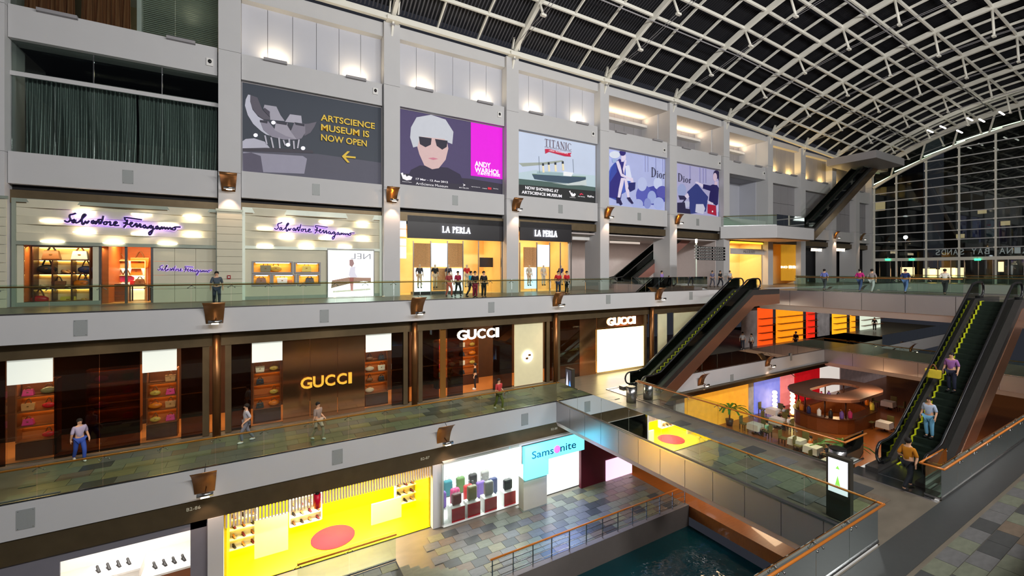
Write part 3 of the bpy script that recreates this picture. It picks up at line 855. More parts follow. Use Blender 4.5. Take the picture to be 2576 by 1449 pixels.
# ---------------------------------------------------------------- escalators
M_STEP = mat('escalator_step', c8(34,46,38), .5, .4, var=.15, scale=20, stretch=(1,12,1))
M_YEL = mat('yellow_step_edge', c8(190,196,30), .5, emit=.12, ecol=c8(170,180,20))
M_RUB = mat('black_rubber', c8(18,18,22), .3, coat=.3)
M_DECK = mat('dark_skirt_panel', c8(96,92,90), .32, .8, var=.1)
M_COPPER = mat('copper_cladding', c8(206,150,120), .22, .85, var=.14, scale=.5)
def escalator(label, yc, xa, z0, z1, ang=30.6, clad=None, hw=.5, lead=1.6, tail=3.4, glassm=None, edge=True, dirx=1, nst=None):
    clad = clad or M_COPPER
    tn = math.tan(math.radians(ang)); xb = xa+dirx*(z1-z0)/tn
    t = T('escalator', label, 'escalator', (xa, yc, z0), 'escalators')
    A = lambda u: xa-dirx*u
    D = lambda u: xb+dirx*u
    ln = [(A(lead), z0), (xa, z0), (xb, z1), (D(tail), z1)]
    bot = [(D(tail), z1-.95), (D(.1), z1-1.05), (xa-dirx*.1, z0-1.15), (A(lead), z0-.95)]
    w = hw+.42
    O('truss_cladding', G().prism([(p[0], p[1]-.22) for p in ln]+bot, yc-w, yc+w, 'y'), clad, t)
    for s in (-1, 1):
        y0, y1 = yc+s*hw, yc+s*(hw+.4)
        prof = [(p[0], p[1]-.25) for p in ln]+[(p[0], p[1]+.16) for p in reversed(ln)]
        O('balustrade_deck', G().prism(prof, min(y0+s*.02, y1), max(y0+s*.02, y1), 'y'), M_DECK, t)
        yg = yc+s*(hw+.16)
        gp = [(A(.9), z0+.16), (xa, z0+.16), (xb, z1+.16), (D(.9), z1+.16), (D(.9), z1+.95), (xb, z1+.95), (xa, z0+.95), (A(.9), z0+.95)]
        O('balustrade_glass', G().prism(gp, yg-.008, yg+.008, 'y'), glassm or M_GREEN, t)
        top = [(A(.95), z0+.97), (xa, z0+.97), (xb, z1+.97), (D(.95), z1+.97)]
        pth = []
        for k in range(9):                          # bottom newel, half turn
            a = math.pi*(1.5-k/8.)
            pth.append((A(.95)+dirx*math.cos(a)*.36, yg, z0+.61+math.sin(a)*.36))
        pth += [(xa-dirx*.3, yg, z0+.97), (xa+dirx*.35, yg, z0+1.08)]
        pth += [(xb-dirx*.35, yg, z1+.88), (xb+dirx*.3, yg, z1+.97)]
        for k in range(9):
            a = math.pi*(.5-k/8.)
            pth.append((D(.95)+dirx*math.cos(a)*.36, yg, z1+.61+math.sin(a)*.36))
        O('handrail', G().tube(pth, .05, 8), M_RUB, t)
        O('newel_box', B(A(.95), A(.35), yg-.09, yg+.09, z0, z0+.28), M_BLACK, t)
        O('newel_box', B(D(.35), D(.95), yg-.09, yg+.09, z1, z1+.28), M_BLACK, t)
    n = int((z1-z0)/.2)
    me = G().box(-.2, .22, -hw+.03, hw-.03, -.2, 0).mesh('step'); me.materials.append(M_STEP)
    ye = G().box(-.2, .22, hw-.09, hw-.03, .001, .012); ye.box(-.2-.012, -.2, hw-.09, hw-.03, -.18, .01)
    ye = ye.mesh('step_edge'); ye.materials.append(M_YEL)
    for k in range(n+1):
        z = z0+(z1-z0)*k/n
        st = OM('step', me, t, (xa+(xb-xa)*k/n+dirx*.1, yc, z+.03))
        if edge:
            e = bpy.data.objects.new('step_edge', ye); e.parent = st; COL.objects.link(e)
    O('landing_plate', B(A(lead), xa-dirx*.1, yc-hw, yc+hw, z0-.02, z0+.02), M_CHROME, t)
    O('landing_plate', B(xb+dirx*.15, D(tail), yc-hw, yc+hw, z1-.02, z1+.02), M_CHROME, t)
    return t
ES1 = escalator('tall escalator with yellow step edges and two riders', 6.45, 21.1, B1, .12)
ES2 = escalator('copper-clad escalator rising behind the steel bin', 19.3, 21.2, B1, .1)
# landing plates on the bridge in front of them
for yc in (6.45, 19.3):
    O('landing_floor', B(XB1-.1, 19.6, yc-1.15, yc+1.15, B1-.03, B1+.012), M_CHROME, FB)
    O('landing_support', B(XB1-.05, 20.5, yc-1.15, yc+1.15, B1-1.0, B1-.05), M_WHITE, FB)
# balcony high up, and the long escalator that climbs from it through the roof
z2f = BAYS[6][2]+.55
WB = struct('floor_upper_balcony', (46, 26, z2f))
q = [(COLS[6][0]-.2, 28.3), (47.2, 24.4), (53.2, 24.4), (53.2, 28.3)]
pa = PZ(1825, 545, z2f); pb = PZ(1907, 536, z2f); pc = PZ(2026, 552, z2f)
q = [(41.8, 28.3), (45.6, 24.6), (52.9, 24.6), (52.9, 28.3)]
O('balcony_slab', G().prism(q, z2f-1.25, z2f, 'z'), M_WALL, WB)
O('balcony_soffit', G().prism([(42.4,28.3),(45.8,24.9),(52.6,24.9),(52.6,28.3)], z2f-1.32, z2f-1.24, 'z'), mat('warm_soffit', c8(226,196,176), .6), WB)
railing('glass railing around the upper balcony under the long escalator', [(42.0,28.1),(45.65,24.68),(51,24.68)], z2f+.02, 1.5, M_BRASS, side=1, brackets=False)
ES3 = escalator('long copper escalator climbing from the upper balcony to the roof', 25.7, 53.6, z2f, zroof(66,25)-2.6, ang=31, clad=mat('bronze_underside', c8(150,122,92), .2, .9, var=.1, scale=.6), edge=False, tail=3.0)
O('roof_landing', B(62, 70, 22.3, 27.4, zroof(66,25)-3.6, zroof(66,25)-2.7), M_WALLD, RF)
ES4 = escalator('inner escalator in the service corridor with pink side panel', 30.9, 29.6, 0, 6.2, ang=31, clad=mat('pink_cladding', c8(196,140,128), .3, .6), edge=False, hw=.45)
ES5 = escalator('small distant escalator beside the dining area', 13.6, 47, B2, B1-.3, ang=30, clad=mat('tan_cladding', c8(180,130,100), .4, .5), edge=False)
# ---------------------------------------------------------------- unique labels
ORD = ['', 'second', 'third', 'fourth', 'fifth', 'sixth', 'seventh', 'eighth', 'ninth', 'tenth', 'eleventh', 'twelfth', 'thirteenth', 'fourteenth', 'fifteenth', 'sixteenth']
SEEN = {}
def ul(base):
    k = SEEN.get(base, 0); SEEN[base] = k+1
    return base if k == 0 else base+', '+(ORD[k] if k < len(ORD) else 'number %d' % (k+1))+' along'
# ---------------------------------------------------------------- posters: flat prints in the facade openings
YP = 28.74
def flat(name, c, e=.0, **k): return mat(name, c8(*c), .6, emit=e, ecol=c8(*c), **k)
class Poster:
    def __init__(s, i, label, ox, oy, sc, mbase, name='poster', e=.25):
        a, b, z2b, z2t, z3b, z3t, zt = BAYS[i]
        s.a, s.b, s.z0, s.z1 = a+.06, b-.06, z2t+.02, z3b-.06
        s.t = T(name, label, 'poster', ((a+b)/2, YP, z2t)); s.ox, s.oy, s.sc = ox, oy, sc; s.k = 0; s.e = e
        O('print_sheet', B(s.a, s.b, YP, YP+.05, s.z0, s.z1), mbase, s.t)
        g = G()
        for q in ((s.a-.05, s.a, s.z0, s.z1), (s.b, s.b+.05, s.z0, s.z1), (s.a-.05, s.b+.05, s.z0-.05, s.z0), (s.a-.05, s.b+.05, s.z1, s.z1+.05)):
            g.box(q[0], q[1], YP-.03, YP+.05, q[2], q[3])
        O('frame', g, M_WALLD, s.t)
    def w(s, x, y): 
        p = PY(s.ox+x/s.sc, s.oy+y/s.sc, YP)
        return (min(max(p.x, s.a+.01), s.b-.01), min(max(p.z, s.z0+.01), s.z1-.01))
    def poly(s, name, pts, c, e=None):
        s.k += 1
        y = YP-.003*s.k
        e = s.e if e is None else e
        m = flat('print_%d_%d_%d_%d' % (*c, int(e*100)), c, e, var=.05)
        return O(name, G().prism([s.w(*p) for p in pts], y-.002, y+.001, 'y'), m, s.t)
    def oval(s, name, cx, cy, rx, ry, c, n=18, e=None):
        return s.poly(name, [(cx+rx*math.cos(2*math.pi*k/n), cy+ry*math.sin(2*math.pi*k/n)) for k in range(n)], c, e)
    def text(s, st, x0, y0, x1, y1, c, e=None, serif=False, **kw):   # y0 top, y1 bottom at the text's left edge
        s.k += 1
        e = s.e if e is None else e
        m = flat('print_%d_%d_%d_%d' % (*c, int(e*100)), c, e, var=.05)
        a, zt = s.w(x0, y0); _, zb = s.w(x0, y1); b, _ = s.w(x1, y1)
        y = YP-.003*s.k
        return O('lettering', romans(st, a, b, zb, zt, y, .004) if serif else letters(st, a, b, zb, zt, y, .004, **kw), m, s.t)
p = Poster(1, 'dark museum poster with lotus-shaped building, yellow words and arrow', 560, 170, 5.843, mat('museum_poster_sky', c8(58,66,80), .55, var=.18, scale=.25), e=.03)
p.poly('dusk_water', [(265,1215),(1400,1270),(2340,1400),(2340,1760),(263,1570)], (92,92,108))
p.poly('water_reflection', [(300,1240),(560,1260),(1180,1300),(1240,1340),(1200,1560),(280,1530)], (160,158,178))
p.poly('dark_reflection', [(300,1260),(420,1250),(560,1300),(600,1560),(300,1520)], (96,92,112))
p.poly('city_glow', [(275,1080),(340,1050),(460,1040),(620,1090),(700,1190),(275,1190)], (196,196,214))
p.poly('quay', [(275,1185),(640,1180),(1330,1220),(1330,1260),(275,1225)], (72,68,80))
p.poly('petal', [(375,398),(408,405),(405,500),(440,620),(520,720),(600,770),(720,1010),(640,985),(560,930),(450,830),(370,700),(328,560),(340,470)], (206,208,226))
p.poly('petal_shade', [(408,405),(510,440),(585,625),(690,730),(700,770),(600,765),(500,690),(430,590),(405,490)], (98,94,108))
p.poly('petal', [(615,548),(790,575),(850,700),(915,790),(700,770),(690,660),(600,600)], (176,174,190))
p.poly('petal_shade', [(615,590),(695,650),(690,725),(600,630)], (80,76,92))
p.poly('petal', [(990,688),(1155,710),(1168,825),(915,800)], (186,184,200))
p.poly('petal', [(1210,830),(1270,825),(1380,800),(1350,870),(1290,960),(1200,1010)], (112,108,122))
p.poly('bowl', [(545,770),(665,785),(760,900),(950,960),(1080,1060),(900,1062),(720,1020),(600,920)], (150,146,164))
p.poly('bowl', [(785,790),(955,815),(1010,940),(1090,1060),(930,1010),(760,920)], (172,168,184))
p.poly('bowl', [(1055,805),(1210,830),(1215,960),(1160,1045),(1090,1062),(1000,940)], (140,136,152))
for q in ([(548,775),(665,785),(655,825),(550,805)], [(785,790),(950,812),(940,850),(790,825)], [(1055,808),(1205,832),(1200,868),(1075,845)], [(955,820),(1010,880),(1000,935),(950,850)]):
    p.poly('window_slot', q, (62,62,76))
for x0, y0, x1, y1 in ((610,1000,640,1130),(700,1030,735,1185),(815,1035,830,1190),(965,1050,970,1160),(1110,1060,1090,1190),(880,1070,910,1150),(1030,1080,1040,1200)):
    p.poly('stilt', [(x0,y0),(x0+24,y0),(x1+22,y1),(x1,y1)], (196,194,210))
for x, y in ((745,815),(960,1140),(1180,1190),(485,1000)): p.oval('lamp_star', x, y, 34, 30, (240,240,250), 8, .4)
Y_ = (232,196,70)
p.text('ARTSCIENCE', 1440, 690, 2232, 785, Y_, .08, bold=.02)
p.text('MUSEUM IS', 1444, 832, 2150, 930, Y_, .08, bold=.02)
p.text('NOW OPEN', 1444, 980, 2115, 1076, Y_, .08, bold=.02)
p.poly('arrow', [(1748,1308),(1830,1235),(1868,1237),(1805,1300),(1952,1315),(1950,1340),(1805,1328),(1865,1400),(1830,1402)], Y_, .08)
p = Poster(2, 'purple poster with a pale-haired figure in dark glasses and magenta panel', 1000, 270, 3.561, flat('purple_print', (78,68,110), .12))
p.poly('lower_band', [(15,590),(655,640),(960,690),(960,780),(10,700)], (52,48,66), .06)
p.poly('shoulders', [(120,560),(200,520),(450,540),(560,600),(600,690),(80,650)], (48,42,70), .06)
p.poly('head', [(170,240),(440,290),(455,370),(430,470),(370,545),(310,555),(240,520),(195,420),(170,330)], (206,176,176))
p.poly('pale_hair', [(120,180),(170,90),(300,60),(430,110),(500,220),(490,330),(440,310),(420,285),(330,275),(200,262),(180,350),(140,360),(112,270)], (190,194,204))
p.poly('dark_glasses', [(190,262),(305,278),(298,335),(250,358),(200,330)], (44,42,60), .05)
p.poly('dark_glasses', [(335,284),(448,300),(440,355),(400,380),(350,345)], (44,42,60), .05)
p.poly('mouth', [(272,456),(320,450),(365,462),(320,472)], (196,120,140))
p.poly('magenta_panel', [(655,118),(955,170),(955,648),(655,612)], (206,0,200), .5)
W_ = (240,238,244)
p.text('ANDY', 690, 480, 833, 528, W_, .4, bold=.03)
p.text('WARHOL', 690, 533, 916, 582, W_, .4, bold=.03)
p.text('15 MINUTES ETERNAL', 716, 580, 918, 602, W_, .4, bold=.02, shear=.2)
p.text('17 Mar - 12 Aug 2012', 163, 632, 450, 655, W_, .3, bold=.02)
p.text('ArtScience Museum', 163, 670, 450, 692, W_, .3)
p.poly('flower_logo', [(28,590),(45,585),(55,610),(66,600),(80,622),(98,612),(132,625),(120,650),(80,656),(45,640)], W_, .3)
p.text('ArtScience Museum', 40, 660, 125, 668, W_, .3)
p.poly('arrow_logo', [(582,684),(608,697),(582,710),(592,697)], W_, .3)
p.text('BNY MELLON', 550, 714, 634, 724, W_, .3)
p.poly('red_logo', [(806,716),(838,720),(838,740),(806,736)], (206,40,60), .3)
p.text('Bloomberg', 856, 724, 898, 734, W_, .3); p.text('sponsors', 658, 708, 736, 716, W_, .3); p.text('CANON', 756, 722, 798, 730, W_, .3)
p = Poster(3, 'pale sea poster with a four-funnel steamship and black footer', 1300, 320, 4.095, mat('sea_poster_sky', c8(186,198,220), .6, emit=.3, ecol=c8(186,198,222), var=.1, scale=.5), e=.3)
p.poly('haze', [(15,470),(200,440),(820,500),(820,620),(15,560)], (176,196,206))
p.poly('sea', [(15,530),(160,545),(400,570),(600,590),(820,620),(822,680),(18,600)], (70,92,88))
p.poly('footer', [(18,590),(300,612),(822,660),(822,785),(20,705)], (42,44,46), .05)
p.poly('smoke_trail', [(20,370),(270,362),(470,340),(480,352),(390,372),(270,388),(60,405)], (150,158,150))
p.poly('hull', [(155,482),(300,490),(480,505),(710,515),(712,590),(560,582),(330,560),(180,535)], (58,78,96))
p.poly('hull_stripe', [(157,478),(710,508),(710,516),(160,486)], (120,150,130))
p.poly('upper_deck', [(210,455),(480,470),(580,480),(560,508),(205,485)], (146,172,180))
p.poly('bridge_house', [(478,456),(582,470),(560,508),(478,500)], (226,230,234))
for x, y in ((268,372),(326,362),(394,362),(470,352)):
    p.poly('funnel', [(x-8,y+18),(x+9,y+18),(x+16,y+95),(x-4,y+95)], (226,214,180))
    p.poly('funnel_cap', [(x-9,y),(x+10,y),(x+11,y+26),(x-9,y+26)], (40,44,56))
for x in (225, 575): p.poly('mast', [(x-2,300 if x < 300 else 330),(x+2,300 if x < 300 else 330),(x+10,470),(x+6,470)], (120,130,140))
p.poly('bow_wave', [(640,560),(712,540),(715,600),(520,600),(360,575),(500,585)], (190,200,200))
p.text('TITANIC', 283, 120, 560, 196, (110,92,104), serif=True)
p.text('THE ARTIFACT EXHIBITION', 283, 198, 560, 212, (130,120,134))
p.poly('ribbon', [(287,226),(330,226),(420,250),(500,270),(560,265),(545,285),(555,305),(490,300),(400,275),(330,255),(290,275)], (186,30,66))
p.text('100th Anniversary', 328, 234, 520, 252, W_)
p.text('NOW SHOWING AT', 82, 606, 424, 640, W_, bold=.03)
p.text('ARTSCIENCE MUSEUM', 45, 652, 458, 684, W_, bold=.03)
p.poly('flower_logo', [(532,660),(546,655),(552,682),(562,672),(575,692),(586,680),(603,690),(590,715),(560,715)], W_)
p.poly('red_logo', [(640,690),(660,680),(684,700),(655,694),(645,705)], (210,50,80))
p.text('RMS TITANIC', 624, 708, 696, 718, W_); p.text('VizPro', 716, 700, 788, 722, W_, bold=.03); p.text('ArtScience', 538, 718, 598, 726, W_)
def dress_figure(p, polys):
    for n, c, pts in polys: p.poly(n, pts, c)
NAVY = (44,40,120); SK = (214,204,226); DK = (34,28,76)
p = Poster(4, 'blue-white fashion poster with a seated woman in a navy dress', 1525, 360, 4.55, mat('fashion_print_blue', c8(168,176,220), .6, emit=.28, ecol=c8(168,178,222), var=.16, scale=.6), e=.3)
for x, y, rx, ry, c in ((150,400,130,190,(70,92,180)),(560,600,150,110,(66,70,160)),(430,600,90,120,(84,90,176)),(410,470,55,80,(176,186,224)),(590,460,50,70,(190,200,232)),(520,620,50,75,(150,164,214)),(600,690,60,70,(160,172,220)),(360,700,60,60,(160,170,216)),(470,690,40,60,(130,140,200)),(640,560,70,70,(80,80,164))):
    p.oval('blurred_light', x, y, rx, ry, c)
dress_figure(p, (('blue_coat', (54,72,160), [(110,200),(60,290),(25,420),(30,620),(130,660),(170,420)]), ('chair_back', (208,214,236), [(215,260),(260,255),(290,400),(300,440),(225,430)]),
    ('dress', NAVY, [(110,210),(150,180),(200,215),(192,310),(200,395),(165,640),(30,620),(40,450),(120,330)]), ('arm', SK, [(108,215),(135,200),(160,260),(180,350),(255,395),(250,412),(165,380),(130,290)]),
    ('arm', SK, [(185,300),(200,225),(215,190),(228,200),(212,290),(200,365)]), ('neck', SK, [(165,180),(190,180),(195,215),(168,215)]), ('leg', SK, [(165,400),(205,400),(190,480),(155,625),(125,625),(140,520)]),
    ('leg', SK, [(200,400),(230,410),(255,520),(262,625),(240,630),(215,530)]), ('hands', SK, [(250,395),(300,400),(308,450),(290,460),(262,425)]), ('handbag', (36,40,104), [(255,455),(330,450),(325,530),(270,560),(245,520)]),
    ('sandal', DK, [(108,620),(150,625),(182,700),(160,715),(140,690),(115,690)]), ('sandal', DK, [(228,625),(265,620),(308,690),(290,698),(255,665)])))
p.oval('face', 192, 165, 28, 40, SK); p.oval('hair', 182, 110, 36, 38, (44,36,110)); p.oval('white_flowers', 90, 135, 62, 42, (206,214,228)); p.poly('vase', [(60,180),(115,180),(110,225),(66,225)], (150,170,210))
for x in (440,470,560,640,665): p.poly('window_line', [(x,135+(x-440)*.2),(x+5,136+(x-440)*.2),(x+6,330),(x+1,330)], (150,152,190))
p.text('Dior', 510, 278, 676, 388, (36,30,60), .1, serif=True)
p = Poster(5, 'lilac fashion poster with a reclining woman and a red handbag', 1695, 400, 5.46, mat('fashion_print_lilac', c8(170,168,206), .6, emit=.26, ecol=c8(170,168,210), var=.14, scale=.6), e=.28)
for x, y, rx, ry, c in ((110,430,60,90,(150,162,206)),(630,640,50,110,(166,168,208)),(640,760,40,50,(110,120,184)),(180,620,60,40,(186,188,214))): p.oval('blurred_light', x, y, rx, ry, c)
dress_figure(p, (('skirt', (48,58,124), [(180,455),(300,340),(330,350),(400,440),(470,520),(455,620),(440,720),(330,740),(210,760),(215,600),(205,510)]), ('jacket', (32,26,88), [(530,350),(590,355),(618,400),(605,620),(580,640),(520,600),(480,570),(490,480),(500,440),(395,405),(400,345),(500,365)]),
    ('seat', (40,36,70), [(45,600),(150,595),(160,680),(220,690),(230,755),(45,740)]), ('foot', SK, [(150,500),(190,470),(210,520),(165,560)]), ('sandal', (44,40,78), [(60,500),(140,505),(175,545),(130,600),(110,600),(140,560),(80,560)]),
    ('hand', SK, [(285,320),(310,310),(400,350),(395,400),(330,350)]), ('hands', SK, [(455,570),(500,590),(540,605),(535,625),(470,610)]), ('red_bag', (168,24,56), [(460,620),(575,640),(582,780),(460,745)]), ('chair_leg', (206,204,224), [(585,640),(600,640),(602,790),(590,790)]), ('light_panel', (196,198,220), [(300,620),(400,620),(425,680),(400,760),(290,730)])))
p.oval('hair_bow', 632, 235, 32, 75, (44,36,104)); p.oval('hair', 580, 215, 42, 62, (36,28,72)); p.oval('face', 560, 250, 28, 58, (206,184,204)); p.poly('neck', [(555,310),(595,310),(590,360),(550,355)], (206,184,204))
p.oval('bag_clasp', 525, 722, 10, 13, (226,220,230), 10)
for x in (215,350,395,430): p.poly('blind_line', [(x,80),(x+12,82),(x+14,330),(x+2,330)], (150,148,190))
p.text('Dior', 52, 195, 234, 308, (36,30,60), .1, serif=True)
# ---------------------------------------------------------------- windows of the first bay
a0, b0, z2b, z2t, z3b, z3t, zt = BAYS[0]
RM = struct('window_curtained', (-5.7, 29, z2t))
O('room_floor', B(a0, b0, 29.6, 33, z2t-.2, z2t), M_WOODD, RM)
O('room_back', B(a0, b0, 32.6, 32.7, z2t, z3b), mat('olive_room_wall', c8(70,64,40), .7, var=.3, scale=3, stretch=(8,1,.5)), RM)
O('room_ceiling', B(a0, b0, 29.6, 33, z3b, z3b+.1), M_DARK, RM)
wy = 28.75
def wx(px): return XA(px, wy)
zr = (ZA(28,188,wy)+ZA(551,262,wy))/2
for x0, x1 in ((28,236),(236,408),(408,551)):
    O('window_pane', B(wx(x0)+.02, wx(x1)-.02, wy, wy+.02, zr+.08, z3b), M_NIGHT, RM)
for x0, x1 in ((28,138),(138,236),(236,324),(324,408),(408,484),(484,551)):
    O('window_pane', B(wx(x0)+.02, wx(x1)-.02, wy, wy+.02, z2t, zr-.08), M_NIGHT, RM)
for x in (236, 408): O('mullion', B(wx(x)-.02, wx(x)+.02, wy-.03, wy+.03, zr, z3b), M_CHROME, RM)
O('transom', B(a0, b0, wy-.06, wy+.06, zr-.1, zr+.1), M_WALL, RM)
M_CURT = mat('silver_satin_curtain', c8(128,138,136), .3, .35, var=.25, scale=2, stretch=(14,1,.6))
def curtain(label, X0, X1, z0, z1, Y, m, folds, amp=.09, group='window curtains'):
    t = T('curtain', label, 'curtain', ((X0+X1)/2, Y, z0), group)
    n = folds*6; vs = []; fs = []; rows = 7
    for r in range(rows):
        v = r/(rows-1)
        for k in range(n+1):
            u = k/n
            ph = u*folds*2*math.pi
            am = amp*(1.25-.5*v)*(1+.4*math.sin(u*23+v*3))
            vs.append((X0+(X1-X0)*u+.05*math.sin(ph*.5+v*2)*(1-v), Y+am*math.sin(ph+.8*math.sin(u*9+v*2)), z0+(z1-z0)*v))
    for r in range(rows-1):
        for k in range(n): fs.append((r*(n+1)+k, r*(n+1)+k+1, (r+1)*(n+1)+k+1, (r+1)*(n+1)+k))
    O('drape', G().add(vs, fs, True), m, t)
    g = G()
    for k in range(folds): g.box(X0+(X1-X0)*(k+.2)/folds, X0+(X1-X0)*(k+.8)/folds, Y-.07, Y+.02, z1, z1+.14)
    O('heading_tape', g, M_WHITE, t)
    O('curtain_track', B(X0, X1, Y-.03, Y+.03, z1+.14, z1+.2), M_CHROME, t)
    return t
yc_ = 29.25
curtain('silver satin curtain nearest the picture edge in the big window', XA(62,yc_), XA(343,yc_), z2t+.02, zr+.1, yc_, M_CURT, 26)
curtain('silver satin curtain beside the museum poster column', XA(348,yc_), XA(545,yc_), z2t+.02, zr+.1, yc_, M_CURT, 20)
area('curtain_light', (-5.7, 28.95, z3b-.3), (-5.7, 29.6, z2t), 6, .2, 22, (.9,1,.95))
area('room_light', (-5.7, 31, z3b-.2), (-5.7, 31.5, z2t), 4, 1, 40, (1,.85,.55))
W2 = struct('window_upper', (-5.7, 29, z3t))
O('room_back', B(a0, b0, 32.4, 32.5, z3t, 17.8), mat('pale_room_wall', c8(150,130,96), .7), W2)
O('window_pane', B(a0, XA(440,wy), wy, wy+.02, z3t, 17.4), M_NIGHT, W2)
O('window_pane', B(XA(440,wy)+.03, b0, wy, wy+.02, z3t, 17.4), M_NIGHT, W2)
O('mullion', B(XA(344,wy), XA(356,wy), wy+.02, wy+.4, z3t, 17.4), M_WHITE, W2)
M_BCURT = mat('copper_brown_curtain', c8(176,116,78), .35, .2, var=.3, scale=2, stretch=(14,1,.6))
curtain('copper brown curtain at the very top window', XA(60,29.2), XA(190,29.2), z3t+.02, 17.2, 29.2, M_BCURT, 11, .08)
curtain('copper brown curtain beside the slatted blind', XA(203,29.2), XA(330,29.2), z3t+.02, 17.2, 29.2, M_BCURT, 11, .08)
t = T('slatted_blind', 'pale slatted blind in the top window beside the column', 'blind', (XA(450,29.2), 29.2, z3t))
for k in range(34):
    z = z3t+.05+k*.1
    if z > 17.2: break
    O('slat', B(XA(360,29.2), XA(548,29.2), 29.15, 29.24, z, z+.055), mat('blind_slat', c8(176,182,172), .5), t)
area('upper_room_light', (-7, 31, 17.0), (-7, 30, z3t), 5, 1, 150, (1,.75,.5))
point('upper_blind_light', (-3.2, 30.8, z3t+1.2), 50, (1,.9,.6), .3)
# ---------------------------------------------------------------- goods: handbags, shoes, mannequins, shelves
PAL = dict(brown=(126,78,40), tan=(190,136,80), black=(34,30,30), orange=(216,118,20), red=(200,30,36), cream=(226,212,180), grey=(120,116,112), gold=(206,170,70), pink=(206,60,120), navy=(40,44,84), yellow=(222,196,60), green=(80,110,60), white=(232,230,224), silver=(176,176,180), purple=(110,80,160), teal=(50,120,130), beige=(206,184,150), maroon=(96,24,40), olive=(110,104,60))
def leather(c): return mat('leather_'+c, c8(*PAL[c]), .4, var=.12, scale=8)
BAGS = {}
def bag_proto(kind, c):
    w, h, d = dict(tote=(.42,.3,.16), hobo=(.4,.26,.16), satchel=(.36,.26,.2), clutch=(.3,.16,.08), duffel=(.5,.3,.26))[kind]
    r = T('handbag', 'handbag', 'handbag', (0,0,0)); m = leather(c)
    if kind in ('hobo', 'duffel'):
        g = G(); n = 9; vs = []; fs = []
        for i in range(n+1):
            u = i/n; x = (u-.5)*w; k = math.sin(math.pi*min(max(u, .03), .97))**.4
            for a in range(10):
                t_ = 2*math.pi*a/10
                vs.append((x, math.cos(t_)*d/2*k, h/2+math.sin(t_)*h/2*k))
        for i in range(n):
            for a in range(10): fs.append((i*10+a, i*10+(a+1)%10, (i+1)*10+(a+1)%10, (i+1)*10+a))
        fs += [tuple(range(9,-1,-1)), tuple(n*10+a for a in range(10))]
        g.add(vs, fs, True)
    else:
        g = G(); t = .8 if kind == 'tote' else .92
        if kind == 'satchel': t = .78
        vs = []
        for z, k, kd in ((0,.94 if kind != 'tote' else .86,.9),(.02,1 if kind != 'tote' else .9,1),(h*.9, 1 if kind == 'tote' else t+.04, .62),(h, .98 if kind == 'tote' else t, .5)):
            for sx, sy in ((-1,-1),(1,-1),(1,1),(-1,1)): vs.append((sx*w/2*k, sy*d/2*kd, z))
        fs = [(3,2,1,0),(12,13,14,15)]
        for k in range(3):
            for j in range(4): fs.append((k*4+j, k*4+(j+1)%4, k*4+4+(j+1)%4, k*4+4+j))
        g.add(vs, fs)
    L(r, 'bag_body', g, m)
    if kind != 'clutch':
        hh = dict(tote=.2, hobo=.2, satchel=.13, duffel=.16)[kind]
        for s in (-1, 1):
            pts = [(-w*.24+w*.48*k/8, s*d*.2, h*.93+math.sin(math.pi*k/8)*hh) for k in range(9)]
            L(r, 'handle', G().tube(pts, .012, 6), leather('brown' if c not in ('brown','black') else 'black'))
    L(r, 'clasp', B(-.03, .03, -d/2*.75-.02, -d/2*.6, h*.5, h*.62), M_BRASS)
    return r
GBAG = {}
def bag(kind, c, loc, where, s=1., rot=0.):
    k = (kind, c)
    lab = ul('%s %s bag %s' % (c, dict(tote='tote', hobo='slouchy hobo', satchel='satchel', clutch='clutch', duffel='barrel duffel')[kind], where))
    if k not in BAGS:
        r = bag_proto(kind, c); BAGS[k] = r; r.location = loc; r.rotation_euler = (0,0,rot); r.scale = (s,s,s); r['label'] = lab; r['group'] = 'handbags on display'
    else: r = dup(BAGS[k], loc, rot, lab, 'handbags on display', s)
    return r
SHOES = {}
def shoe(c, loc, where, rot=0., s=1., kind='shoe'):
    lab = ul('%s %s %s' % (c, kind, where))
    k = (c, kind)
    if k not in SHOES:
        r = T('shoe', lab, 'shoe', loc, 'shoes on display', rot)
        hl = .07 if kind == 'pump' else .02
        vs = []; fs = []
        prof = [(-.13,hl+.0,hl+.1,.035),(-.08,hl,hl+.11,.04),(-.02,hl*.5,hl*.5+.09,.04),(.05,.006,.07,.045),(.11,.006,.05,.042),(.145,.008,.025,.02)]
        for y, z0, z1, w in prof:
            for a in range(8):
                t_ = 2*math.pi*a/8
                vs.append((math.cos(t_)*w, -y, (z0+z1)/2+math.sin(t_)*(z1-z0)/2))
        for i in range(5):
            for a in range(8): fs.append((i*8+a, i*8+(a+1)%8, (i+1)*8+(a+1)%8, (i+1)*8+a))
        fs += [tuple(range(7,-1,-1)), tuple(40+a for a in range(8))]
        L(r, 'upper', G().add(vs, fs, True), leather(c))
        g = G().box(-.04, .04, -.14, .13, -.004, .012)
        if hl > .05: g.box(-.015, .015, .1, .13, 0, hl)
        L(r, 'sole', g, leather('black'))
        SHOES[k] = r; r.scale = (s,s,s)
    else: r = dup(SHOES[k], loc, rot, lab, 'shoes on display', s)
    return r
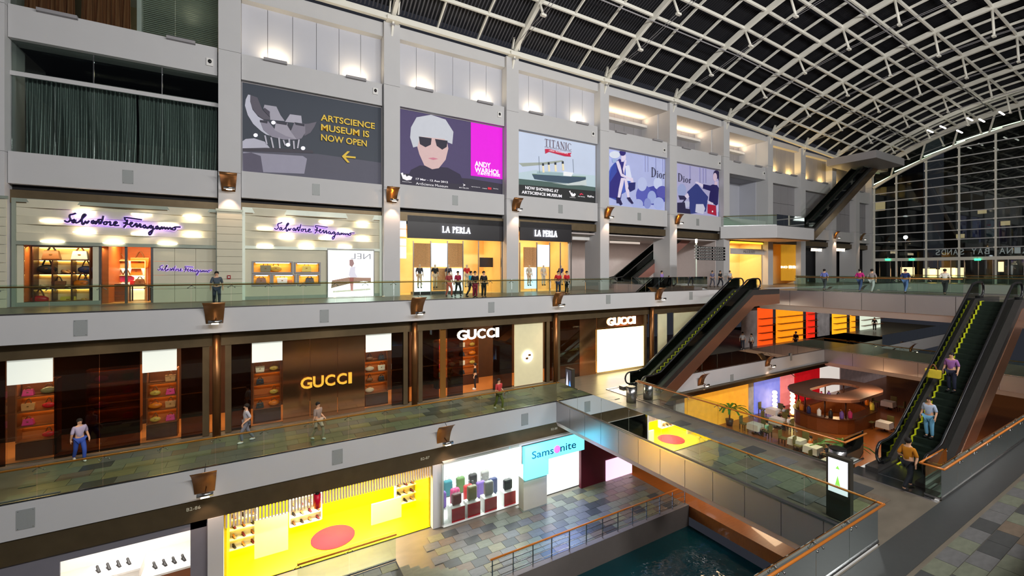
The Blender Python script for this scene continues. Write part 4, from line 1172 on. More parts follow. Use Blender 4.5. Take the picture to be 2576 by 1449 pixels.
def shelf_unit(label, X0, X1, Y0, Y1, zs, mback, mshelf, strip=None, name='display_shelf', th=.04, sides=True, group='shop display shelves', top=True):
    t = T(name, label, 'shelf', ((X0+X1)/2, (Y0+Y1)/2, zs[0]), group)
    zt = zs[-1]
    O('back_panel', B(X0, X1, Y1-.04, Y1, zs[0]-.02, zt), mback, t)
    if sides:
        O('side_panel', B(X0, X0+.04, Y0, Y1-.04, zs[0]-.02, zt), mshelf, t); O('side_panel', B(X1-.04, X1, Y0, Y1-.04, zs[0]-.02, zt), mshelf, t)
    for k, z in enumerate(zs):
        if k == len(zs)-1 and not top: break
        O('shelf_board', B(X0+.04, X1-.04, Y0, Y1-.04, z-th, z), mshelf, t)
        if strip and k: O('shelf_lamp', B(X0+.08, X1-.08, Y1-.12, Y1-.06, z-th-.025, z-th), strip, t)
    return t
M_AMBER = glow('amber_shelf_strip', (1,.62,.18), 9)
M_WARMW = glow('warm_white_strip', (1,.86,.6), 9)
M_CREAMW = mat('cream_lit_wall', c8(236,206,150), .6)
M_ORW = mat('orange_timber_wall', c8(176,96,40), .5, var=.2, stretch=(1,1,6))
M_FRM = mat('green_grey_frame', c8(150,160,148), .4, .3)
M_STONE = mat('cream_stone', c8(206,202,180), .6, var=.06, scale=1.5)
M_LENS = glow('warm_lens_lamp', (1,.82,.6), 14)
# ---------------------------------------------------------------- signature sign drawn as one flowing stroke set
SIG1 = [[(180,48),(150,62),(118,72),(112,95),(122,120),(112,140),(90,152),(65,142),(58,136)],
        [(170,120),(148,128),(140,148),(152,158),(168,145),(173,122),(172,148),(185,158),(215,140),(250,100),(281,66),(268,55),(250,75),(240,120),(245,165),(258,170),(285,130),(292,160),(320,125)],
        [(374,122),(350,130),(345,150),(360,158),(375,140),(382,125),(378,150),(392,158),(420,112),(432,166),(458,120),(472,65)], [(410,112),(440,108),(472,108)],
        [(495,130),(478,140),(480,160),(500,162),(512,145),(500,130),(530,135),(546,128),(551,140),(548,168),(575,165),(605,150),(625,138),(612,125),(595,135),(590,155),(600,170),(640,168),(652,168)]]
SIG2 = [[(702,76),(750,75),(830,82),(914,90)], [(712,76),(716,100),(740,112),(735,140),(715,170),(698,190)], [(745,95),(732,125),(706,140),(700,130)],
        [(740,150),(785,146),(800,130),(785,126),(774,145),(785,172),(805,175),(838,140),(851,140),(848,178),(870,165),(884,142),(896,145),(893,180),(915,170)],
        [(957,148),(930,158),(925,175),(945,185),(962,160),(966,182),(978,188),(1000,165),(1030,150)], [(1032,150),(1005,160),(1005,180),(1025,180),(1040,158),(1040,200),(1020,250),(1000,262),(993,240),(1030,210),(1065,185)],
        [(1107,155),(1080,165),(1078,185),(1095,190),(1112,165),(1116,188),(1130,192),(1150,160),(1156,190),(1180,162),(1191,192),(1215,165),(1226,192),(1252,165),(1263,192),(1278,188)],
        [(1302,165),(1278,175),(1280,192),(1305,195),(1318,178),(1305,160),(1340,158),(1385,158)]]
M_SIGN = mat('violet_black_letter', c8(44,30,84), .4)
M_HALO = glow('violet_halo', (.42,.25,1), 3.2)
def signature(label, X0, X1, z0, z1, Y, r):
    t = T('shop_sign', label, 'sign', ((X0+X1)/2, Y, z0), 'cursive shop signs')
    f = lambda p: ((p[0]-58)/(1385-58)*(X1-X0)+X0, z1-(p[1]-48)/(262-48)*(z1-z0))
    for w, ss in (('word', SIG1), ('word', SIG2)):
        g = G(); h = G()
        for s in ss:
            pts = smooth_path([(f(p)[0], Y, f(p)[1]) for p in s], 4)
            g.tube(pts, r, 6); h.tube([q+Vector((0,.05,0)) for q in pts], r*1.25, 6)
        o = O(w, g, M_SIGN, t); hh = O('halo', h, M_HALO, o)
    return t
# ---------------------------------------------------------------- cream shoe brand fronts (bays 0 and 1)
YS = 28.85
S1 = struct('wall_shopfront_cream', (-2, YS, 0))
zt5 = BAYS[0][2]-.85
def strips(a, b, z0, z1, n=5):                     # bowed bands of stone above the windows
    for k in range(n):
        za = z0+(z1-z0)*k/n; zb_ = z0+(z1-z0)*(k+1)/n
        vs = []; fs = []; N = 16
        for i in range(N+1):
            u = i/N; y = YS-.1-.09*math.sin(u*math.pi*3+(k % 2)*math.pi)
            vs += [(a+(b-a)*u, y, za+.005), (a+(b-a)*u, y-.02, zb_-.005), (a+(b-a)*u, YS+.1, zb_-.005), (a+(b-a)*u, YS+.1, za+.005)]
        for i in range(N):
            for j in range(4): fs.append((i*4+j, i*4+(j+1)%4, i*4+4+(j+1)%4, i*4+4+j))
        O('stone_band', G().add(vs, fs), M_STONE, S1)
def lens(px, py):
    p = PY(px, py, YS-.2)
    O('lens_lamp', G().ball((p.x, YS-.2, p.z), .42, .1, .05, 12, 6), M_LENS, S1)
a, b = a0+.05, b0
zw0, zw1 = ZA(290,612,YS), ZA(290,513,YS)
strips(a+.1, b-.05, zw0, zw1-.02)
for x, y in ((211,533),(356,539.5),(483,544.5),(130,556),(424,566),(212,584.5),(356,588.5),(483,592),(132,608),(286,611.5),(421,613.5)): lens(x, y)
O('frame_rail', B(a, b, YS-.16, YS+.1, zw1, zt5+.05), M_FRM, S1)
O('frame_rail', B(a, b, YS-.16, YS+.1, zw0-.17, zw0), M_FRM, S1)
for x in (a, b-.14): O('frame_stile', B(x, x+.14, YS-.17, YS+.1, 0, zw1), M_FRM, S1)
O('frame_plinth', B(a, wx(252), YS-.12, YS+.1, 0, .2), M_FRM, S1)
fx = lambda px: XA(px, YS)
zd = zw0-.17
for x0, x1 in ((40,60),(234,252)): O('stone_panel', B(fx(x0), fx(x1), YS-.05, YS+.1, .2, zd), M_STONE, S1)
n = 4                                              # coursed stone between door and column
for r in range(n):
    for c in range(3):
        xa_, xb_ = fx(385)+(b-.14-fx(385))*c/3, fx(385)+(b-.14-fx(385))*(c+1)/3
        O('stone_panel', B(xa_+.006, xb_-.006, YS-.05, YS+.1, zd*r/n+.006, zd*(r+1)/n-.006), M_STONE, S1)
signature('large violet cursive sign on the cream shop front nearest the picture edge', XA(162,28.55), XA(455,28.55), ZA(300,588,28.55), ZA(300,541,28.55), 28.55, .045)
signature('small glowing cursive sign beside the cream shop door', XA(397,28.75), XA(533,28.75), ZA(465,692,28.75), ZA(465,667,28.75), 28.75, .02)
# bag window
O('window_glass', B(fx(62), fx(232), YS-.02, YS, .2, zd), M_CLEAR, S1)
O('window_back', B(fx(60), fx(234), 30.1, 30.2, 0, zd), M_ORW, S1)
O('window_side', B(fx(58), fx(62), YS, 30.1, 0, zd), M_ORW, S1); O('window_side', B(fx(233), fx(236), YS, 30.1, 0, zd), M_ORW, S1)
O('window_floor', B(fx(58), fx(236), YS, 30.1, .0, .22), M_WOODD, S1)
zr_ = [ZA(150, y, 29.6) for y in (762, 725.5, 688.5, 653.5, 621)]
X0s, X1s = XA(88, 29.6), XA(232, 29.6)
shelf_unit('tall wooden shelf of bags in the cream shop window', X0s, X1s, 29.3, 29.95, zr_, M_CREAMW, M_WOODD, M_AMBER)
for k in (1, 2):
    O('divider', B(X0s+(X1s-X0s)*k/3-.03, X0s+(X1s-X0s)*k/3+.03, 29.31, 29.9, zr_[0], zr_[3]-.04), M_WOODD, S1)
ww = 'in the cream shop window'
sp = lambda px, k: (XA(px, 29.55), 29.55, zr_[k]+.004)
for kind, c, px, k, s in (('satchel','brown',130,3,1.7),('satchel','silver',202,3,1.7),('hobo','black',119,2,1.7),('hobo','navy',217,2,1.5),('hobo','orange',208,1,1.7),('tote','brown',148,1,1.2),('hobo','red',100,0,1.5),('clutch','yellow',172,0,1.9),('tote','grey',222,1,1.5)):
    bag(kind, c, sp(px, k), ww, s)
for c, px, k in (('tan',165,2),('tan',178,2),('cream',118,0),('tan',128,0),('gold',215,0),('tan',222,0),('cream',112,1),('cream',168,1)): shoe(c, sp(px, k), ww, .9, 1.6)
area('bag_window_light', (fx(148), 29.1, zd-.1), (fx(148), 29.8, 0), 3, .3, 60, (1,.72,.36))
# door and the lit sales room behind it
for x in (253, 318, 383): O('door_stile', B(fx(x)-.05, fx(x)+.05, YS-.06, YS+.06, 0, zd), M_CHROME, S1)
for x0, x1 in ((253,318),(318,383)): O('door_glass', B(fx(x0)+.05, fx(x1)-.05, YS-.01, YS+.01, .05, zd-.05), M_CLEAR, S1)
O('room_wall', B(fx(236), 1.5, 31.8, 31.9, 0, zd+.4), M_ORW, S1)
O('room_wall', B(fx(240), fx(268), 29.2, 31.8, 0, zd+.4), M_ORW, S1)
O('room_wall', B(fx(410), fx(420), 29.2, 31.8, 0, zd+.4), M_ORW, S1)
O('room_ceiling', B(fx(236), fx(420), 29.0, 31.9, zd+.3, zd+.4), M_CREAMW, S1)
O('room_floor', B(fx(236), fx(420), 28.9, 31.9, 0, .03), mat('room_timber_floor', c8(190,140,80), .4), S1)
bk = 31.2
zs_ = [.05, ZA(320,725,bk), ZA(320,711,bk), ZA(320,692,bk), ZA(320,674,bk), ZA(320,655,bk)]
shelf_unit('brightly lit cream shelves seen through the cream shop door', XA(272,bk), XA(366,bk), bk, 31.7, zs_, glow('bright_shelf_back', (1,.85,.6), .9), M_CREAMW, M_WARMW)
wd_ = 'through the cream shop door'
for kind, c, px, k, s in (('hobo','black',283,4,1.5),('tote','tan',303,4,1.6),('tote','orange',352,4,1.9),('clutch','gold',283,3,2),('satchel','orange',343,3,1.4),('hobo','tan',283,2,1.4),('hobo','pink',300,2,1.6),('hobo','pink',318,2,1.6)):
    bag(kind, c, (XA(px,bk+.2), bk+.25, zs_[k]+.005), wd_, s)
t = T('display_counter', 'low wooden drawer counter inside the cream shop door', 'counter', (XA(300,30.4), 30.4, 0))
O('counter_body', B(XA(272,30.4), XA(318,30.4), 30.3, 31, .03, .9), M_ORW, t); O('counter_top', B(XA(270,30.4), XA(320,30.4), 30.25, 31.02, .9, .96), M_WOODD, t)
for k in range(3): O('drawer', B(XA(274,30.4), XA(316,30.4), 30.27, 30.3, .1+k*.26, .32+k*.26), M_WOOD, t)
t = T('display_table', 'wooden display table inside the cream shop door', 'table', (XA(350,30.4), 30.6, 0))
O('table_top', B(XA(324,30.4), XA(378,30.4), 30.3, 30.9, .82, .9), M_WOOD, t)
for x in (328, 374):
    for y in (30.35, 30.85): O('table_leg', B(XA(x,30.4)-.03, XA(x,30.4)+.03, y-.03, y+.03, .03, .82), M_WOODD, t)
bag('satchel', 'brown', (XA(352,30.6), 30.6, .9), wd_, 1.2); bag('clutch', 'red', (XA(340,30.6), 30.6, .9), wd_, 1.4)
area('cream_room_light', (fx(320), 30.2, zd+.2), (fx(320), 30.5, 0), 2.5, .8, 170, (1,.74,.4))
# stone-banded column casing
for (xa_, xb_) in ((-10.9,-9.62),(-1.84,-.69)):
    for k in range(12):
        z0 = k*.405
        O('stone_course', B(xa_, xb_, YC-.06, YC-.001, z0+.008, z0+.395), M_STONE, S1)
    O('casing_cap', B(xa_-.05, xb_+.05, YC-.1, YC-.001, 4.87, 5.0), M_FRM, S1)
t = O('fire_call_point', B(XA(576,28.1)-.08, XA(576,28.1)+.08, 28.07, 28.14, ZA(576,697,28.1)-.1, ZA(576,697,28.1)+.1), mat('call_point_red', c8(150,40,40), .4), None, 'small red call point on the stone-banded column', 'call point')
O('call_button', B(XA(576,28.1)-.04, XA(576,28.1)+.04, 28.06, 28.07, ZA(576,697,28.1)-.04, ZA(576,697,28.1)+.04), M_WHITE, t)
# second front: niches and light box
a, b = BAYS[1][0]+.05, BAYS[1][1]-.02
zt1 = BAYS[1][2]-.85
zw0, zw1 = ZA(780,622,YS), ZA(780,532,YS)
strips(a+.1, b-.1, zw0, zw1-.02)
for x, y in ((720,554.5),(820,558),(913,561.5),(667,574.5),(868,581),(720,597.5),(820,600),(913,602),(667,618),(771,619.5),(868,621)): lens(x, y)
M_PALEF = mat('pale_green_frame', c8(214,222,208), .4, emit=.1, ecol=(.8,.9,.8))
O('frame_rail', B(a, b, YS-.16, YS+.1, zw1, zt1+.05), M_PALEF, S1); O('frame_rail', B(a, b, YS-.16, YS+.1, zw0-.17, zw0), M_PALEF, S1)
for x in (a, b-.14): O('frame_stile', B(x, x+.14, YS-.17, YS+.1, 0, zw1), M_PALEF, S1)
O('frame_plinth', B(a, b, YS-.1, YS+.1, 0, .2), M_FRM, S1)
signature('violet cursive sign over the niche displays', XA(690,28.55), XA(892,28.55), ZA(790,600,28.55), ZA(790,563,28.55), 28.55, .036)
zd1 = zw0-.17
NI = [(638,733,661,684.5,'wide upper niche',[('tote','olive',668,1.3),('hobo','gold',694,1.5)]),(744,803,663,684,'small upper niche',[('satchel','yellow',771,1.5)]),(638,679,693,716,'lower niche nearest the stone column',[('satchel','brown',657,1.5)]),(688,741,693,715.5,'middle lower niche',[('tote','white',710,1.3),('clutch','orange',724,1.6)]),(752,803,693,714.5,'lower niche beside the light box',[('satchel','black',779,1.4),('clutch','gold',767,.8)])]
holes = []
for x0, x1, yt, yb, lab, goods in NI:
    A_, B_, z0, z1 = RY(x0, x1, yt, yb, YS-.05)
    t = T('display_niche', 'grey-framed glowing '+lab+' in the cream wall', 'display niche', ((A_+B_)/2, YS, z0), 'framed wall niches')
    g = G()
    for q in ((A_-.08,B_+.08,z1,z1+.08),(A_-.08,B_+.08,z0-.08,z0),(A_-.08,A_,z0,z1),(B_,B_+.08,z0,z1)): g.box(q[0], q[1], YS-.12, YS-.02, q[2], q[3])
    O('frame', g, M_WALLD, t)
    O('niche_back', B(A_, B_, YS+.32, YS+.36, z0, z1), mat('niche_orange', c8(236,170,60), .5), t)
    O('niche_base', B(A_, B_, YS-.02, YS+.32, z0-.02, z0), mat('niche_orange', c8(236,170,60), .5), t)
    O('niche_top', B(A_, B_, YS-.02, YS+.32, z1, z1+.02), M_CREAMW, t)
    O('niche_lamp', B(A_+.1, B_-.1, YS+.05, YS+.2, z1-.03, z1), M_WARMW, t)
    for kind, c, px, s in goods: bag(kind, c, (XA(px, YS+.12), YS+.15, z0+.005), 'in the '+lab, s)
    holes.append((A_-.05, B_+.05, z0-.05, z1+.05))
xa_, xb_ = a+.14, fx(822)
ys_ = sorted({.2, zd1}|{h[2] for h in holes}|{h[3] for h in holes}); xs_ = sorted({xa_, xb_, xa_+(xb_-xa_)/3, xa_+(xb_-xa_)*2/3}|{h[0] for h in holes}|{h[1] for h in holes})
for i in range(len(xs_)-1):                        # stone wall pieces around the niches
    run = None
    for j in range(len(ys_)-1):
        cx, cz = (xs_[i]+xs_[i+1])/2, (ys_[j]+ys_[j+1])/2
        inside = any(h[0] < cx < h[1] and h[2] < cz < h[3] for h in holes)
        if not inside: O('stone_panel', B(xs_[i], xs_[i+1], YS-.05, YS+.02, ys_[j], ys_[j+1]), M_STONE, S1)
O('stone_panel', B(fx(941), b-.14, YS-.05, YS+.1, .2, zd1), M_STONE, S1)
A_, B_, z0, z1 = RY(825, 939, 629, 746, YS-.1)
t = T('light_box_poster', 'glaring white light box poster with a sketched figure beside the niches', 'poster', ((A_+B_)/2, YS-.1, z0))
O('light_panel', B(A_, B_, YS-.14, YS-.06, z0, z1), glow('lightbox_white', (1,1,1), 2.2), t)
g = G()
for q in ((A_-.05,B_+.05,z1,z1+.06),(A_-.05,B_+.05,z0-.06,z0),(A_-.05,A_,z0,z1),(B_,B_+.05,z0,z1)): g.box(q[0], q[1], YS-.18, YS-.05, q[2], q[3])
O('frame', g, M_CHROME, t)
pm = lambda n, c: flat('lb_'+n, c, .5)
def lbp(n, pts, c): O(n, G().prism([(PY(550+x/4.528, 480+y/4.528, YS-.15).x, PY(550+x/4.528, 480+y/4.528, YS-.15).z) for x, y in pts], YS-.152, YS-.146, 'y'), pm(n, c), t)
lbp('figure_hair', [(1490,785),(1530,780),(1545,830),(1520,870),(1490,850)], (150,120,120))
lbp('figure_dress', [(1500,870),(1560,860),(1555,930),(1585,985),(1500,990),(1480,960)], (206,206,220))
lbp('driftwood', [(1290,1020),(1480,985),(1735,990),(1735,1040),(1650,1030),(1480,1060),(1280,1110)], (150,120,104))
lbp('figure_legs', [(1490,990),(1540,990),(1530,1140),(1505,1135)], (206,140,140))
lbp('sand_line', [(1300,1140),(1730,1110),(1730,1130),(1300,1160)], (226,216,206))
O('lettering', letters('NEL', PY(550+1505/4.528,650,YS-.15).x, PY(550+1730/4.528,650,YS-.15).x, ZA(920,652,YS-.15), ZA(920,638,YS-.15), YS-.15, .006, mirror=True), pm('grey', (120,124,134)), t)
area('lightbox_spill', ((A_+B_)/2, YS-.3, (z0+z1)/2), ((A_+B_)/2, 20, 1), 2.4, 2.4, 30, (1,1,1))
# street floor strip of wood along the shop fronts
O('shop_threshold', B(-10, 7, 28.0, YS, 0, .015), mat('threshold_stone', c8(120,104,84), .35, var=.2), S1)
# ---------------------------------------------------------------- people
def skin_mesh(name, vs, es, rs, m):
    me = bpy.data.meshes.new(name); me.from_pydata(vs, es, [])
    o = bpy.data.objects.new(name, me); COL.objects.link(o)
    o.modifiers.new('s', 'SKIN'); su = o.modifiers.new('u', 'SUBSURF'); su.levels = 1
    for i, r in enumerate(rs): me.skin_vertices[0].data[i].radius = (r, r)
    me.skin_vertices[0].data[0].use_root = True
    out = bpy.data.meshes.new_from_object(o.evaluated_get(bpy.context.evaluated_depsgraph_get()))
    bpy.data.objects.remove(o); bpy.data.meshes.remove(me)
    for p in out.polygons: p.use_smooth = True
    if m: out.materials.append(m)
    return out
BODY = {}
def body_parts(pose):
    if pose in BODY: return BODY[pose]
    sw = .22 if pose == 'walk' else .0
    kn = [(.1,-.02-sw,.48),(.1,.02-sw*.9,.09),(.1,-.12-sw*.9,.04)]; kn2 = [(-.1,-.02+sw*.4,.48),(-.1,.04+sw*1.3,.1),(-.1,-.1+sw*1.3,.04)]
    if pose == 'sit':
        kn = [(.12,-.4,.9),(.12,-.42,.5),(.12,-.54,.46)]; kn2 = [(-.12,-.4,.9),(-.12,-.42,.5),(-.12,-.54,.46)]
    V = [(0,0,.94),(0,0,1.12),(0,.01,1.32),(0,0,1.46),(0,-.01,1.53),(0,-.015,1.61),(0,-.01,1.68)]; R = [.13,.115,.13,.055,.07,.092,.07]; E_ = [(0,1),(1,2),(2,3),(3,4),(4,5),(5,6)]
    arms = []; legs = []
    for s, k in ((1, kn), (-1, kn2)):
        n = len(V); el = (.24*s,.03+sw*.4*s,1.12); wr = (.25*s,-.08-sw*.5*s,.92)
        if pose == 'sit': wr = (.2*s,-.3,1.05)
        V += [(.17*s,0,1.39), el, wr, (wr[0],wr[1]-.02,wr[2]-.07)]; R += [.058,.045,.033,.03]; E_ += [(2,n),(n,n+1),(n+1,n+2),(n+2,n+3)]
        h = V[-1]
        for f in range(5):
            m_ = len(V); dx = (f-2)*.016
            if f == 0: V += [(h[0]-.03*s,h[1]-.025,h[2]+.01),(h[0]-.035*s,h[1]-.04,h[2]-.02)]
            else: V += [(h[0]+.004*s,h[1]+dx,h[2]-.05-.006*(2-abs(f-2))),(h[0]-.004*s,h[1]+dx-.004,h[2]-.085-.008*(2-abs(f-2)))]
            R += [.009,.008]; E_ += [(n+3,m_),(m_,m_+1)]
        arms.append(n)
        n = len(V); V += [(.09*s,0,.88)]+k; R += [.085,.058,.04,.032]; E_ += [(0,n),(n,n+1),(n+1,n+2),(n+2,n+3)]; legs.append(n)
    body = skin_mesh('body', V, E_, R, M_SKIN)
    a, b = arms
    idx = [0,1,2,a,a+1,b,b+1]; mp = {v: i for i, v in enumerate(idx)}
    shirt = skin_mesh('shirt', [V[i] for i in idx], [(mp[i],mp[j]) for i, j in ((0,1),(1,2),(2,a),(a,a+1),(2,b),(b,b+1))], [R[i]+.016 for i in idx], None)
    a, b = legs
    idx = [0,a,a+1,a+2,b,b+1,b+2]; mp = {v: i for i, v in enumerate(idx)}
    pants = skin_mesh('trousers', [V[i] for i in idx], [(mp[i],mp[j]) for i, j in ((0,a),(a,a+1),(a+1,a+2),(0,b),(b,b+1),(b+1,b+2))], [R[i]+.018 for i in idx], None)
    shoe_ = G()
    for k in (kn, kn2): shoe_.ball((k[2][0], k[2][1]+.06, k[2][2]+.01), .05, .13, .05, 8, 6)
    hair = G().ball((0,.015,1.64), .1, .105, .1, 10, 8)
    eyes = G(); [eyes.ball((s*.032,-.1,1.615), .011, .008, .008, 6, 4) for s in (-1, 1)]
    mouth = G().box(-.022, .022, -.1, -.09, 1.553, 1.56)
    nose = G().ball((0,-.105,1.59), .014, .018, .02, 6, 4)
    hm = [x.mesh(n) for x, n in ((shoe_,'shoes'),(hair,'hair'),(eyes,'eyes'),(mouth,'mouth'),(nose,'nose'))]
    hm[2].materials.append(M_BLACK); hm[3].materials.append(mat('lips', c8(170,90,84), .5)); hm[4].materials.append(M_SKIN)
    BODY[pose] = (body, shirt, pants, hm); return BODY[pose]
CL = {}
def cloth(me, c):
    k = (me.name, c)
    if k not in CL:
        q = me.copy(); q.materials.clear(); q.materials.append(mat('cloth_%d_%d_%d' % c, c8(*c), .8)); CL[k] = q
    return CL[k]
def person(loc, rot, label, top, bot, pose='stand', h=1.68, hair=(28,22,20), shoes=(40,38,40), skin=None, name='person', cat='person'):
    body, shirt, pants, hm = body_parts(pose)
    t = T(name, label, cat, loc, 'people in the mall' if cat == 'person' else 'shop mannequins', rot); t.scale = (h/1.75,)*3
    bm = body if skin is None else cloth(body, skin)
    for n, me in (('body', bm), ('shirt', cloth(shirt, top)), ('trousers', cloth(pants, bot)), ('shoes', cloth(hm[0], shoes)))+((('hair', cloth(hm[1], hair)), ('eyes', hm[2]), ('mouth', hm[3]), ('nose', hm[4])) if cat == 'person' else ()):
        o = bpy.data.objects.new(n, me); o.parent = t; COL.objects.link(o)
    return t
def at1(px, py): p = PZ(px, py, 0); return (p.x, min(max(p.y, 23.5), 28), 0)
for px, Y, lab, top, bot, pose in ((1195,23.6,'woman in black top and crimson trousers leaning on the street railing',(24,22,24),(160,20,60),'stand'),(1217,23.6,'woman in black dress at the street railing',(26,26,28),(30,30,32),'stand'),(1185,24.6,'person in turquoise shirt by the lingerie shop door',(30,160,190),(40,40,60),'walk'),(1130,25.5,'person in coral shorts walking past the lingerie windows',(150,60,60),(220,110,90),'walk'),(1152,26,'person in crimson top walking past the lit poster',(150,24,60),(40,40,44),'walk'),
        (545,24.5,'dark blurred walker by the stone-banded column',(70,80,90),(50,60,80),'walk'),(1404,24.2,'person in red shirt by the second lingerie window',(190,30,40),(60,60,90),'stand'),(1426,24.2,'person in red top and black shorts near the corridor',(190,30,40),(26,26,28),'stand'),(1665,26,'person in lilac shirt by the inner escalator',(160,130,200),(36,36,40),'walk'),(1683,26,'child in red shirt by the inner escalator',(180,40,50),(90,110,100),'walk'),(1792,27,'walker in grey shorts by the signpost',(110,110,140),(90,90,100),'walk'),(1812,27,'walker in black by the signpost',(30,30,34),(40,40,50),'walk'),(1836,27.5,'walker in white shirt by the golden shop',(200,200,204),(60,60,70),'walk')):
    person((XA(px, Y), Y, .02), random.uniform(-.6, .6), lab, top, bot, pose, 1.2 if 'child' in lab else 1.64)
for Y, lab, top, bot in ((17,'person in blue checked shirt on the street bridge',(110,120,190),(60,60,70)),(14.6,'woman in magenta top on the street bridge',(190,30,120),(60,80,140)),(13.4,'woman in pale skirt on the street bridge',(140,130,130),(200,200,204)),(12.2,'person in dark blue on the street bridge',(30,50,100),(90,120,180)),(10.2,'man in white shirt and black trousers on the street bridge',(226,222,210),(28,28,34))):
    person((37.5+random.uniform(-1, 1), Y, .12), 1.5, lab, top, bot, 'walk', 1.68)
def on_esc(k, n=28): return (21.2+9.85*k/n, 6.45, B1+.03+5.82*k/n)
person(on_esc(11), 1.35-math.pi, 'woman in purple top carrying shopping bags on the tall escalator', (150,96,160), (34,38,60), 'stand', 1.66)
p_ = on_esc(11); bag('tote', 'yellow', (p_[0]-.25, 6.95, p_[2]+.5), 'held by the escalator rider', 1.2, 1.5)
person(on_esc(4), 1.35-math.pi, 'woman in striped white-blue top low on the tall escalator', (176,190,214), (110,170,206), 'stand', 1.62)
person((19.0, 5.95, B1+.02), 1.2, 'man in mustard shirt stepping off the tall escalator', (190,120,20), (24,28,36), 'walk', 1.74)
for px, py, lab, top, bot in ((800,1106,'walker in pale shorts in front of the bronze panel',(150,130,120),(190,170,150)),(200,1160,'walker in lilac top and jeans before the dark window',(170,160,190),(50,80,170)),(620,1112,'walker in grey with white shoes by the handbag window',(180,180,190),(120,120,130)),(1195,980,'shopper in black at the handbag shop door',(30,28,30),(40,30,30)),(1255,1030,'walker in red and white near the cream logo panel',(190,60,60),(120,120,60)),(2002,878,'woman in black by the far basement railing',(24,22,26),(30,26,30)),(2200,833,'woman in black dress on the distant basement floor',(24,22,26),(30,28,30)),(1868,880,'walker in white by the pale fashion wall',(200,196,196),(60,60,70)),(1890,885,'second shopper in white shirt by the red shop',(214,210,206),(80,60,60))):
    q = PZ(px, py, B1); person((q.x, q.y, B1+.01), random.uniform(-2, 2), lab, top, bot, 'walk' if 'walker' in lab else 'stand', 1.66, shoes=(220,220,220))
# ---------------------------------------------------------------- slate tiles, bins, totems
def tiles(par, X0, X1, Y0, Y1, z, tl, tw, lim, along='x'):
    ms = []
    for m in TILES:
        g = B(-tl/2+.008, tl/2-.008, -tw/2+.008, tw/2-.008, -.02, 0) if along == 'x' else B(-tw/2+.008, tw/2-.008, -tl/2+.008, tl/2-.008, -.02, 0)
        me = g.mesh('slate_tile'); me.materials.append(m); ms.append(me)
    lx, ly = (tl, tw) if along == 'x' else (tw, tl); c = []
    ny = int((Y1-Y0)/ly); nx = int((X1-X0)/lx)
    for j in range(ny):
        for i in range(nx):
            x = X0+lx*(i+.5)+((j % 2)*lx*.5 if along == 'x' else 0); y = Y0+ly*(j+.5)+((i % 2)*ly*.5 if along != 'x' else 0)
            if x+lx/2 > X1 or y+ly/2 > Y1: continue
            q = proj((x, y, z))
            if -20 < q[0] < 2600 and -20 < q[1] < 1480: c.append((q[2], x, y))
    c.sort(); rest = G()
    for k, (f, x, y) in enumerate(c):
        if k < lim: OM('slate_tile', random.choice(ms+[ms[0], ms[3]]), par, (x, y, z))
        else: rest.box(x-lx/2+.008, x+lx/2-.008, y-ly/2+.008, y+ly/2-.008, z-.02, z)
    if rest.v: o = O('slate_tile_far', rest, TILES[3], par); o['kind'] = 'stuff'
tiles(FB, XB0+.5, XB1-.5, EN+.7, EB, B1+.004, .9, .6, 150)
tiles(FB, 11, 26, .6, EN-1.0, B1+.004, .9, .45, 150)
O('granite_band', B(3, 40, EN-.95, EN-.15, B1-.02, B1+.006), M_BAND, FB)
tiles(FC, 6.4, 19.4, 15.3, 19.4, B2+.0, .7, .5, 250)
tiles(FB, -7, XB0, EB+.3, 23.4, B1+.004, .9, .6, 140)
def bin_(q, z, label, r=.27, h=.86):
    t = T('litter_bin', label, 'bin', (q.x, q.y, z)); O('drum', G().lathe([(r,0),(r,h),(r-.05,h),(r-.06,h-.15),(.001,h-.2)], (q.x,q.y,z), 24), M_CHROME, t); O('rim', G().lathe([(r-.06,h-.01),(r+.01,h-.01),(r+.01,h+.02),(r-.06,h+.02)], (q.x,q.y,z), 24), M_BLACK, t)
bin_(PZ(2107,1188,B1), B1+.005, 'brushed steel bin beside the green-leaved palm on the bridge'); bin_(PZ(1588,1012,B1), B1+.005, 'steel bin at the far end of the bridge by the copper escalator')
def totem(q, z, h, w, label, shapes):
    t = T('digital_totem', label, 'sign', (q.x, q.y, z), 'advertising totems'); O('case', B(q.x-.1, q.x+.1, q.y-w/2, q.y+w/2, z, z+h), mat('totem_case', c8(74,70,62), .4, .4), t)
    O('screen', B(q.x-.115, q.x-.1, q.y-w/2+.06, q.y+w/2-.06, z+h*.42, z+h-.08), shapes[0], t)
    for n, a, b, c, d, m in shapes[1:]: O(n, G().prism([(q.y+a,z+c),(q.y+b,z+c),(q.y+(a+b)/2,z+d)], q.x-.122, q.x-.114, 'x'), m, t)
totem(PZ(2112,1305,B1), B1+.005, 1.85, .62, 'advertising totem with white screen and green bottle on the bridge', (glow('totem_white', (.85,.88,1), .9), ('green_bottle',-.08,.08,.95,1.3,glow('bottle_green', (.3,.8,.1), .8)), ('green_mark',-.05,.05,1.5,1.6,glow('bottle_green', (.3,.8,.1), .8))))
totem(PZ(1434,1012,B1), B1+.005, 1.9, .6, 'dark advertising totem with blue and green picture at the bridge corner', (glow('totem_dark', (.05,.05,.07), .5), ('figure',.0,.22,.9,1.7,glow('totem_pale', (.7,.75,.9), .8)), ('emblem',-.24,-.02,.85,1.25,glow('totem_blue', (.1,.35,1), .9))))
